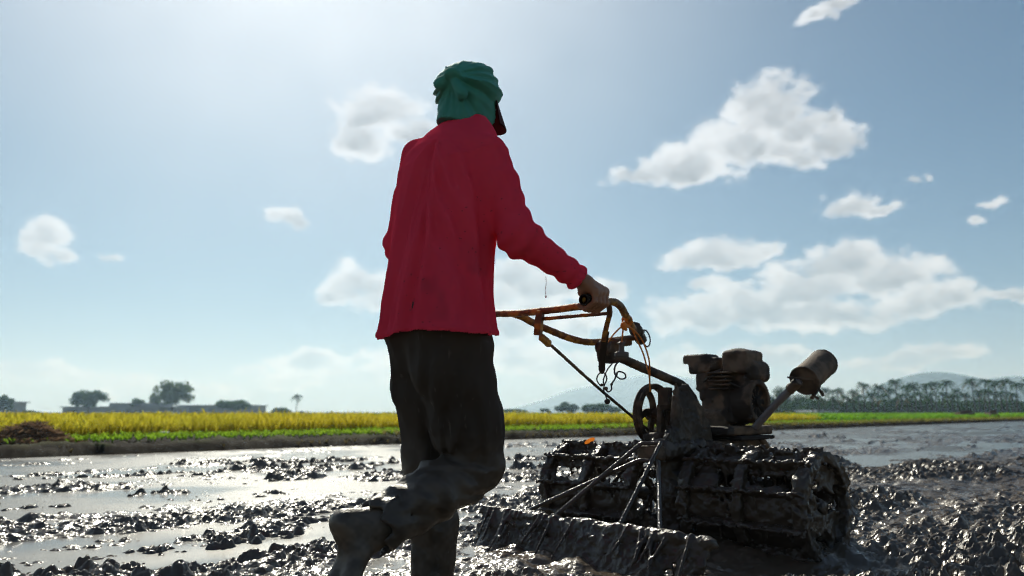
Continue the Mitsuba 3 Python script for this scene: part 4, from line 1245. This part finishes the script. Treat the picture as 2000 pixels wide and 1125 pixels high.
    pk = add('belt_wheel', (np.array(V), np.array(F)), 'muddy_metal', key, smooth=40)
    for k in range(5):
        a = math.radians(100 + 72 * k)
        e = F2 * math.cos(a) + UP * math.sin(a); e2 = F2 * math.cos(a + .45) + UP * math.sin(a + .45)
        add('spoke', flatbar(curve([bc + e * .015, bc + e * .06 + e2 * .004, bc + e2 * .075 + e * .045], 9), np.linspace(.036, .026, 9), .012, np.cross(A2, e)), 'muddy_metal', pk)
    add('hub', sweep([bc - A2 * .03, bc + A2 * .05], .026, 16), 'muddy_metal', pk, smooth=40)

    # ---- engine
    ek = add('engine', rounded(L(.44, -.02, .60), (.085, .085, .105), .022, 20, .005, h=.0075, extra=lambda p, q, d: smin(np.minimum(d, rbox(p, L(.44, -.045, .515), (.10, .075, .045), .02, R3)), rbox(p, L(.45, .02, .695), (.07, .06, .06), .01, R3), .02)), 'muddy_metal', key, smooth=True, label='small petrol engine crusted with dry mud')
    add('fuel_tank', nets(lambda p: np.minimum(smin(rbox(p, L(.43, .082, .775), (.085, .062, .052), .016, R3), ell(p, L(.42, .075, .81), (.08, .06, .03), R3), .02),
                                              rbox(p, L(.475, .09, .735), (.095, .066, .050), .034, R3)) - .006 * N(p, 24, 3, 21) - .003 * N(p, 90, 2, 22), L(.45, .08, .76) - [.21, .21, .14], L(.45, .08, .76) + [.21, .21, .14], .006), 'muddy_metal', ek, smooth=True)
    tk = [k for k in scene if k.endswith('__fuel_tank')][-1]
    ac = L(.41, -.125, .775)
    def cleaner(p):
        d = rbox(p, ac, (.062, .068, .046), .016, R3)
        q = (p - ac) @ R3.T
        d = np.maximum(d, (-q[:, 1] * .7 + q[:, 2] * .7) - .072)                    # bevelled upper corner
        d = np.maximum(d, -rbox(p, ac + A2 * -.055 + UP * -.028 - F2 * .02, (.05, .022, .030), .006, R3))
        d = smin(d, rbox(p, ac + A2 * .085 + UP * -.002, (.04, .03, .03), .012, R3), .02)
        return d - .005 * N(p, 24, 3, 23) - .003 * N(p, 90, 2, 24)
    add('air_cleaner', nets(cleaner, ac - [.2, .2, .09], ac + [.2, .2, .09], .0055), 'muddy_metal', ek, smooth=True)
    def carb(p):
        d = rbox(p, L(.40, -.09, .69), (.05, .035, .045), .015, R3)
        d = np.minimum(d, cone(p, L(.38, -.10, .735), L(.37, -.09, .62), .016, .022))
        for k in range(5):
            d = np.minimum(d, rbox(p, L(.36, .02, .655 + .018 * k), (.055, .055, .004), .002, R3))
        d = np.minimum(d, cone(p, L(.35, -.06, .72), L(.36, .02, .745), .007, .007))
        return d - .004 * N(p, 40, 3, 25)
    add('carburettor', nets(carb, L(.38, -.04, .68) - [.14, .14, .12], L(.38, -.04, .68) + [.14, .14, .12], .005), 'muddy_metal', ek, smooth=True)
    fc = L(.445, .105, .598)
    def fan(p):
        q = (p - fc) @ R3.T
        r = np.hypot(q[:, 0], q[:, 2])
        d = np.maximum(r - .100, np.abs(q[:, 1]) - .048) 
        d = smin(d, rbox(p, fc + UP * .06 - A2 * .01, (.07, .038, .07), .02, R3), .02)
        d = np.maximum(d, -np.maximum(r - .074, np.abs(q[:, 1] - .045) - .018))
        return d - .004 * N(p, 26, 3, 26)
    fk = add('fan_housing', nets(fan, fc - [.15, .15, .15], fc + [.15, .15, .17], .0055), 'muddy_metal', ek, smooth=True)
    def grille(p):
        q = (p - fc) @ R3.T
        r = np.hypot(q[:, 0], q[:, 2]); a = np.arctan2(q[:, 2], q[:, 0])
        d = np.maximum(r - .073, np.abs(q[:, 1] - .026) - .004 - .003 * np.cos(a * 10) * (r > .03))
        return np.minimum(d, np.maximum(r - .022, np.abs(q[:, 1] - .034) - .01))
    add('flywheel_grille', nets(grille, fc - .1, fc + .1, .005), 'soot', ek, smooth=True)
    add('output_shaft', sweep([L(.42, -.10, .54), L(.42, -.17, .54)], .02, 14), 'muddy_metal', ek, smooth=40)
    add('drive_pulley', sweep([L(.42, -.125, .54), L(.42, -.155, .54)], .042, 24), 'muddy_metal', ek, smooth=40)
    add('base_plate', rounded(L(.40, .0, .468), (.20, .13, .020), .006, 30, .004), 'muddy_metal', key, smooth=True)
    add('base_plate', rounded(L(.43, .045, .437), (.16, .10, .010), .004, 31, .002, h=.006), 'soot', key, smooth=True)
    add('chassis', rounded(L(.34, .02, .34), (.26, .075, .09), .015, 32, .008), 'muddy_metal', key, smooth=True)
    add('chassis_foot', muddy([L(.50, .12, .43), L(.56, .13, .36), L(.55, .13, .26)], .014, 20, .3, 10, 33), 'muddy_metal', key, smooth=True)

    for u, v, w in ((.36, .135, .70), (.50, .15, .70), (.375, -.115, .52), (.375, -.115, .66), (.49, -.115, .66), (.345, -.03, .60), (.345, .05, .56), (.35, .06, .66), (.30, -.08, .49), (.30, .08, .49), (.36, .155, .53), (.54, .155, .55)):
        add('bolt', sweep([L(u - .008, v, w), L(u + .002, v, w), L(u - .016, v, w)][:1] + [L(u - .022, v - .0, w)], .0085, 6), 'muddy_metal', ek)
    add('spark_lead', sweep(curve([L(.36, .0, .735), L(.33, .03, .72), L(.335, .07, .68), L(.37, .10, .66)], 20), .0045, 8), 'rubber', ek, smooth=True)
    add('fuel_hose', sweep(curve([L(.345, .03, .73), L(.325, -.03, .71), L(.345, -.075, .69)], 16), .005, 8), 'rubber', ek, smooth=True)
    add('throttle_lever', flatbar([L(.345, -.06, .72), L(.325, -.02, .765), L(.325, .0, .775)], .012, .004, A2), 'muddy_metal', ek)
    # ---- exhaust
    m1, m2 = at(1570, 744, 3.43), at(1609, 708, 3.585)
    ax = (m2 - m1) / np.linalg.norm(m2 - m1)
    def can(p):
        t = (p - m1) @ ax
        r = np.linalg.norm(p - m1 - t[:, None] * ax, axis=1)
        ln = np.linalg.norm(m2 - m1)
        d = smin(np.maximum(r - .061, np.maximum(-t, t - ln)), np.maximum(r - .061, np.maximum(-t, t - ln)), .001)
        d = np.maximum(d, -np.maximum(r - .055, t - .006))
        d = np.minimum(d, np.maximum(np.abs(r - .060) - .005, np.abs(t - .006) - .006))
        d = np.minimum(d, np.maximum(np.abs(r - .060) - .004, np.abs(t - ln + .006) - .005))
        return d - .0025 * N(p, 40, 3, 34)
    cm = (m1 + m2) / 2
    mk = add('muffler', nets(can, cm - .17, cm + .17, .0045), 'muddy_metal', key, smooth=40, label='sooty cylindrical muffler on a slanting pipe')
    add('end_plate', sweep([m1 + ax * .010, m1 + ax * .013], .056, 24), 'soot', mk)
    add('exhaust_pipe', muddy([at(1474, 836, 3.60), at(1515, 790, 3.52), at(1562, 744, 3.425)], .0165, 50, .06, 16, 35), 'grey_pipe', key, smooth=True)
    add('pipe_collar', muddy([at(1543, 762, 3.46), at(1559, 745, 3.425)], .0215, 12, .25, 14, 36), 'muddy_metal', key, smooth=True)
    add('cross_pin', muddy([at(1538, 737, 3.40), at(1596, 742, 3.41)], .004, 20, .2, 8, 37), 'muddy_metal', mk, smooth=True)
    add('muffler_bracket', cat([muddy([at(1600, 752, 3.5), at(1594, 765, 3.48), at(1585, 778, 3.47)], .008, 14, .6, 8, 38), muddy([at(1597, 756, 3.49), at(1604, 766, 3.5), at(1608, 774, 3.5)], .006, 14, .7, 8, 39),
                                muddy([at(1604, 745, 3.5), at(1609, 743, 3.5)], .009, 6, .5, 8, 40), muddy([at(1583, 764, 3.47), at(1590, 772, 3.47), at(1598, 779, 3.48)], .006, 12, .7, 8, 41)]), 'muddy_metal', mk, smooth=True)

    # ---- cage wheels
    def wheel(v0, v1, lab, seed, Rw=.192, zc=.205, nsl=10, ph0=90):
        rg = np.random.default_rng(seed)
        wk = None
        mid = (v0 + v1) / 2; half = (v1 - v0) / 2
        ctr = L(0, mid, zc)
        def ringfn(vr, wd):
            c = L(0, vr, zc)
            def fn(p):
                q = (p - c) @ R3.T
                r = np.hypot(q[:, 0], q[:, 2])
                dd = np.stack([np.abs(r - Rw + .012) - .017, np.abs(q[:, 1]) - wd], 1)
                d = np.linalg.norm(np.maximum(dd, 0), axis=1) + np.minimum(dd.max(1), 0) - .004
                return d - .024 * N(p, 24, 4, seed) - .024 * N(p * np.array([1, 1, .5]), 70, 3, seed + 1)
            return nets(fn, c - [.3, .3, .27], c + [.3, .3, .27], .006, band=.03)
        wk = add('cage_wheel', ringfn(v0 + .03, .018), 'caked_mud', key, smooth=True, label=lab)
        add('rim', ringfn(mid, .017), 'caked_mud', wk, smooth=True)
        add('rim', ringfn(v1 - .02, .022), 'caked_mud', wk, smooth=True)
        for k in range(nsl):
            a = math.radians(ph0 - 360 / nsl * k)
            e = -F2 * math.cos(a) + UP * math.sin(a); tg = np.cross(A2, e)
            c = ctr + e * (Rw - .006)
            Rl = np.stack([A2, e, tg])
            nd = 26
            dv = rg.uniform(-half, half, nd); dl = rg.uniform(.015, .085, nd) * rg.uniform(.3, 1, nd); dr_ = rg.uniform(.0025, .008, nd); de = rg.uniform(-.03, .0, nd)
            seed_k = seed + 3 * k
            def fn(p):
                d = rbox(p, c, (half, .030, .007), .004, Rl)
                d = smin(d, rbox(p, c - e * .026, (half, .006, .02), .004, Rl), .008)
                d = d - .022 * N(p, 24, 4, seed_k) - .028 * N(p, 75, 3, seed_k + 1)
                for x, l, r_, o in zip(dv, dl, dr_, de):
                    s = c + A2 * x + e * (o + .0) 
                    d = smin(d, cone(p, s, s + UP * (-.018 - l) + A2 * .004, r_, r_ * .4), .009)
                return d
            m = np.abs(Rl.T) @ np.array([half, .035, .025]) + .035
            add('slat', nets(fn, c - m - [0, 0, .085], c + m, .0052, band=.03), 'caked_mud', wk, smooth=True)
        # mud hanging between the slats, torn into holes
        def web(p):
            q = (p - ctr) @ R3.T
            r = np.hypot(q[:, 0], q[:, 2])
            a = np.degrees(np.arctan2(q[:, 2], -q[:, 0]))
            sh = np.maximum(np.abs(r - Rw + .03 + .02 * N(p, 18, 2, seed + 60)) - .012, np.abs(q[:, 1]) - half + .01)
            cover = meshkit.fbm(p * np.array([13, 13, 9.0]), 3, seed + 61)
            low = sm(35, -25, a) * (np.abs(a) < 120)
            inn = sm(half * .1, half, q[:, 1] * (-1 if v0 > 0 else 1))
            thr = .555 - .24 * low - .14 * inn * (v0 > 0) + .08 * (v0 < 0)
            if v0 > 0:                                             # a torn sheet of mud across the outer end too
                end = np.maximum(np.abs(q[:, 1] - half + .035 + .03 * N(p, 12, 2, seed + 63)) - .014, r - Rw + .01)
                ec = meshkit.fbm(p * np.array([11, 11, 13.0]), 3, seed + 64)
                end = np.maximum(end, (.46 - .10 * sm(.02, -.12, q[:, 2]) - ec) * .10)
                sh = np.minimum(np.maximum(sh, (thr - cover) * .10), end)
                return sh - .026 * N(p, 45, 4, seed + 62)
            return np.maximum(sh, (thr - cover) * .10) - .026 * N(p, 45, 4, seed + 62)
        add('caked_mud', nets(web, ctr - [.46, .46, .27], ctr + [.46, .46, .27], .0075, band=.03), 'caked_mud', wk, smooth=True)
        for vr in ((v0 + .03, mid) if v0 > 0 else (mid, v1 - .02)):
            for k in range(4):
                a = math.radians(40 + 90 * k)
                e = F2 * math.cos(a) + UP * math.sin(a)
                add('spoke', muddy([L(0, vr, zc) + e * .02, L(0, vr, zc) + e * (Rw - .01)], .013, 20, .9, 10, seed + k, 40), 'caked_mud', wk, smooth=True)
        add('hub', muddy([L(0, v0, zc), L(0, v1 - .01, zc)], .026, 50, .3, 12, seed + 9), 'caked_mud', wk, smooth=True)
    wheel(.110, .635, 'right cage wheel thick with dripping mud', 300, ph0=88)
    wheel(-.625, -.110, 'left cage wheel with torn mud between its slats', 400, ph0=82)

    # ---- levelling board behind the wheels and its frame of bars
    Pl, Pr = at(950, 992, 3.50), at(1392, 1056, 2.625)
    E = Pr - Pl; Ln = np.linalg.norm(E); E = E / Ln
    Nn = np.cross(UP, E); Nn /= np.linalg.norm(Nn)
    if Nn @ F2 > 0: Nn = -Nn                                # towards the person
    Dn = -UP * .90 + Nn * .43; Dn /= np.linalg.norm(Dn); Th = np.cross(E, Dn)
    RB = np.stack([E, Dn, Th])
    bcn = (Pl + Pr) / 2 + Dn * .095
    rg = np.random.default_rng(77)
    strands = []
    for k in range(19):
        x = rg.uniform(-Ln / 2, Ln / 2); ln = rg.uniform(.08, .24)
        strands.append((x, ln, rg.uniform(.004, .010), rg.uniform(-.03, .06)))
    sgn = 1 if Th @ Nn > 0 else -1
    def board(p):
        q = (p - bcn) @ RB.T
        d = rbox(p, bcn, (Ln / 2, .10, .014), .008, RB)
        d = smin(d, cone(p, Pl + Dn * .012, Pr + Dn * .012, .017, .020), .012)
        x, y = q[:, 0], q[:, 1]
        rid = np.abs(N(np.stack([x * 9 + 2.5 * y, y * 1.6, x * 0], -1), 1, 4, 78)) * 2
        d = d - .034 * (.30 - rid) * sm(-.11, -.02, y) - .022 * N(p, 26, 4, 79) - .020 * N(p, 70, 3, 80) - .012 * sm(-.07, -.1, y) * (N(p, 34, 2, 81) + .2)
        for x0, ln, r, sl in strands:
            a = bcn + E * x0 - Dn * .095 + Th * sgn * .018
            b = a + Dn * ln * .8 + E * sl + Nn * ln * .30 - UP * .0
            near = np.abs(x - x0) < .09
            d[near] = smin(d[near], cone(p[near], a, b, r, r * .65), .012)
        return d
    lo = np.minimum(Pl, Pr) - [.14, .14, .20]; hi = np.maximum(Pl, Pr) + [.08, .08, .06]
    bk = add('levelling_board', nets(board, lo, hi, .0062, band=.025), 'caked_mud', key, smooth=True, label='long levelling board draped with strands of wet mud')
    def onb(px):
        t = np.linspace(0, 1, 400); P = Pl + np.outer(t, Pr - Pl)
        k = np.argmin(np.abs(1000 + FPX * P[:, 0] / (P[:, 1] * math.cos(PITCH) + (P[:, 2] - .55) * math.sin(PITCH)) - px))
        return P[k] + Dn * .02
    a1, a2 = at(1252, 866, 3.19), at(1291, 866, 3.16)
    b1, b2 = at(1247, 899, 3.17), at(1286, 901, 3.13)
    c1, c2, c3, c4 = onb(1073), onb(1206), onb(1008), onb(1293)
    def bent(pts, r, s): return muddy(np.vstack([np.linspace(a, b, 26)[: -1] for a, b in zip(pts[:-1], pts[1:])] + [pts[-1:]]), r, 90, .14, 10, s, 80)
    add('frame_bar', bent([c1, a1 - (a1 - c1) * .02, a1 + (a2 - a1) * .06, a2 - (a2 - a1) * .04], .0085, 90), 'wet_steel', key, smooth=True)
    add('frame_bar', bent([a2 + UP * .004, a2 - (a2 - c2) * .5, c2], .0085, 91), 'wet_steel', key, smooth=True)
    add('frame_bar', bent([c3, b1 - (b1 - c3) * .02, b1 + (b2 - b1) * .06, b2 - (b2 - b1) * .04], .0085, 92), 'wet_steel', key, smooth=True)
    add('frame_bar', bent([b2, b2 * .5 + c4 * .5, c4], .0085, 93), 'wet_steel', key, smooth=True)
    add('hitch_plate', rounded((at(1252, 882, 3.22) + at(1292, 886, 3.19)) / 2, (.03, .05, .028), .006, 94, .004, h=.006), 'muddy_metal', key, smooth=True)

    # ---- cords
    ck = thing('nylon_rope', 'bright orange cord knotted round the handlebar, its two ends hanging before the drive wheel', 'cord')
    def cord(pts, r=.0028, n=60): return sweep(curve(pts, n), r, 7)
    kn = at(1225, 626, 2.80); kax = at(1240, 646, 2.98) - at(1213, 600, 2.64); kax /= np.linalg.norm(kax)
    ka = np.cross(kax, UP); ka /= np.linalg.norm(ka); kb = np.cross(ka, kax)
    t = np.linspace(0, 3 * 2 * math.pi, 70)
    wrap = np.array([kn + kax * (-.012 + .024 * x / t[-1]) + (ka * math.cos(x) + kb * math.sin(x)) * .0165 for x in t])
    kd = at(1218, 636, 2.74)
    add('cord', cat([sweep(wrap, .0030, 7), cord([kd, at(1208, 643, 2.78), at(1197, 655, 2.85), at(1188, 668, 2.95)]), cord([kd, at(1216, 652, 2.78), at(1214, 672, 2.82)]),
                     cord([kd, at(1238, 645, 2.80), at(1256, 668, 2.88), at(1267, 700, 3.0), at(1269, 725, 3.1), at(1269, 752, 3.2), at(1271, 764, 3.24)], .0030),
                     cord([kd + [0.003, 0, 0], at(1232, 640, 2.80), at(1246, 668, 2.88), at(1256, 690, 2.96), at(1263, 715, 3.06), at(1268, 735, 3.15), at(1270, 765, 3.24)], .0030)]), 'orange_fibre', ck, smooth=True)
    def knot(p): return smin(ell(p, kd, (.012, .010, .014)), cone(p, kd, kd + [.008, 0, -.014], .007, .006), .006) - .004 * N(p, 110, 2, 95)
    add('knot', nets(knot, kd - .035, kd + .035, .003), 'orange_fibre', ck, smooth=True)
    # the starter grip hung on the cord
    sk = thing('starter_grip', 'grey T shaped starter pull grip hanging from the orange cord', 'pull grip')
    g = at(1214, 681, 2.82)
    vx_ = np.array([.93, .36, -.05]); vx_ /= np.linalg.norm(vx_)
    RG = np.stack([vx_, np.cross(UP, vx_), UP])
    def tee(p):
        d = rbox(p, g + UP * .004, (.0085, .0085, .022), .004, RG)
        d = np.minimum(d, rbox(p, g + UP * .019, (.012, .011, .004), .002, RG))
        bar = g - UP * .021
        q = (p - bar) @ RG.T
        d = smin(d, rbox(p, bar + UP * 0, (.026, .010, .010), .005, RG) , .006)
        return d - .0012 * N(p, 90, 2, 96)
    scene[sk] = ply(nets(tee, g - .05, g + .05, .0028), 'grey_plastic', True)
    bk2 = thing('black_cord', 'thin black cord looped below the handle bracket beside the flat lever', 'cord')
    Z = lambda x, y, d: at(1120 + x / 4.328, 640 + y / 4.328, d)
    lo1 = [Z(330, 300, 3.0), Z(290, 350, 2.97), Z(268, 395, 2.95), Z(252, 450, 2.94), Z(262, 478, 2.94), Z(282, 430, 2.95), Z(262, 385, 2.96), Z(222, 384, 2.95), Z(197, 430, 2.94), Z(212, 470, 2.94), Z(238, 492, 2.94), Z(262, 478, 2.95), Z(255, 520, 2.95), Z(272, 575, 2.95), Z(288, 615, 2.95)]
    lo2 = [Z(378, 290, 3.02), Z(352, 330, 3.0), Z(350, 390, 2.98), Z(395, 432, 2.97), Z(438, 425, 2.97), Z(436, 392, 2.97), Z(398, 372, 2.97), Z(368, 382, 2.97), Z(350, 435, 2.97), Z(322, 478, 2.97), Z(322, 520, 2.97), Z(298, 542, 2.97), Z(274, 528, 2.97)]
    lo3 = [Z(368, 292, 3.03), Z(345, 350, 3.02), Z(362, 410, 3.0), Z(372, 385, 3.0)]
    add('cord', cat([cord(lo1, .0026, 120), cord(lo2, .0030, 110), cord(lo3, .0026, 40)]), 'black_fibre', bk2, smooth=True)
    for c0, r0 in ((Z(286, 624, 2.95), .012), (Z(275, 515, 2.96), .0085), (Z(240, 482, 2.94), .006), (Z(322, 478, 2.97), .006)):
        add('knot', nets(lambda p: ell(p, c0, (r0, r0 * .8, r0 * .9)) - .003 * N(p, 120, 2, 97), c0 - .025, c0 + .025, .003), 'muddy_metal', bk2, smooth=True)
    bk3 = thing('black_cord', 'thin black cord looping out from the mud caked front end of the handlebar', 'cord')
    add('cord', cord([at(1252, 645, 3.05), at(1262, 646, 3.03), at(1269, 658, 3.03), at(1269, 672, 3.04), at(1263, 677, 3.05), at(1256, 668, 3.06), at(1254, 655, 3.06), at(1257, 672, 3.1)], .0028, 60), 'black_fibre', bk3, smooth=True)
    wr = [at(1250, 645 + k * 2.2, 3.0 + .03 * k) for k in range(8)]
    add('wrapping', muddy([at(1238, 640, 2.96), at(1248, 652, 3.07), at(1252, 664, 3.17)], .021, 24, .5, 12, 98, 70), 'caked_mud', bk3, smooth=True)
    # orange scrap on the left wheel
    ok = thing('orange_scrap', 'small bright orange scrap of plastic stuck on top of the left cage wheel', 'scrap')
    sc0 = at(1152, 861, 3.72); e1 = np.array([.9, .1, .45]); e1 /= np.linalg.norm(e1); e2 = np.cross(e1, [0.2, 1, 0]); e2 /= np.linalg.norm(e2)
    V, F = [], []
    for i in range(11):
        x = i / 10 * 2 - 1
        w = .0105 * math.sqrt(max(1 - x * x, .02))
        for j in range(4):
            y = (j / 3 * 2 - 1) * w
            V.append(sc0 + e1 * x * .027 + e2 * y + np.array([0, .006 * x * x + .15 * y * (j - 1.5) * .3, 0]))
    for i in range(10):
        for j in range(3):
            F.append([i * 4 + j, i * 4 + j + 1, (i + 1) * 4 + j + 1, (i + 1) * 4 + j])
    scene[ok] = ply((np.array(V), np.array(F)), 'orange_film', True)


build_tractor()

# ---------------------------------------------------------------- the air
scene['air'] = {'type': 'homogeneous', 'albedo': {'type': 'rgb', 'value': [.85, .94, .995]}, 'sigma_t': {'type': 'rgb', 'value': [.00021, .00027, .00034]}, 'phase': {'type': 'hg', 'g': .35}}
scene['haze'] = {'type': 'cube', 'to_world': T().translate([0, 0, HAZE_TOP / 2 - 1]).scale([8500, 8500, HAZE_TOP / 2 + 1]), 'bsdf': {'type': 'null'}, 'interior': {'type': 'ref', 'id': 'air'}}
labels['haze'] = {'kind': 'stuff', 'label': 'thin blue haze over the whole plain'}
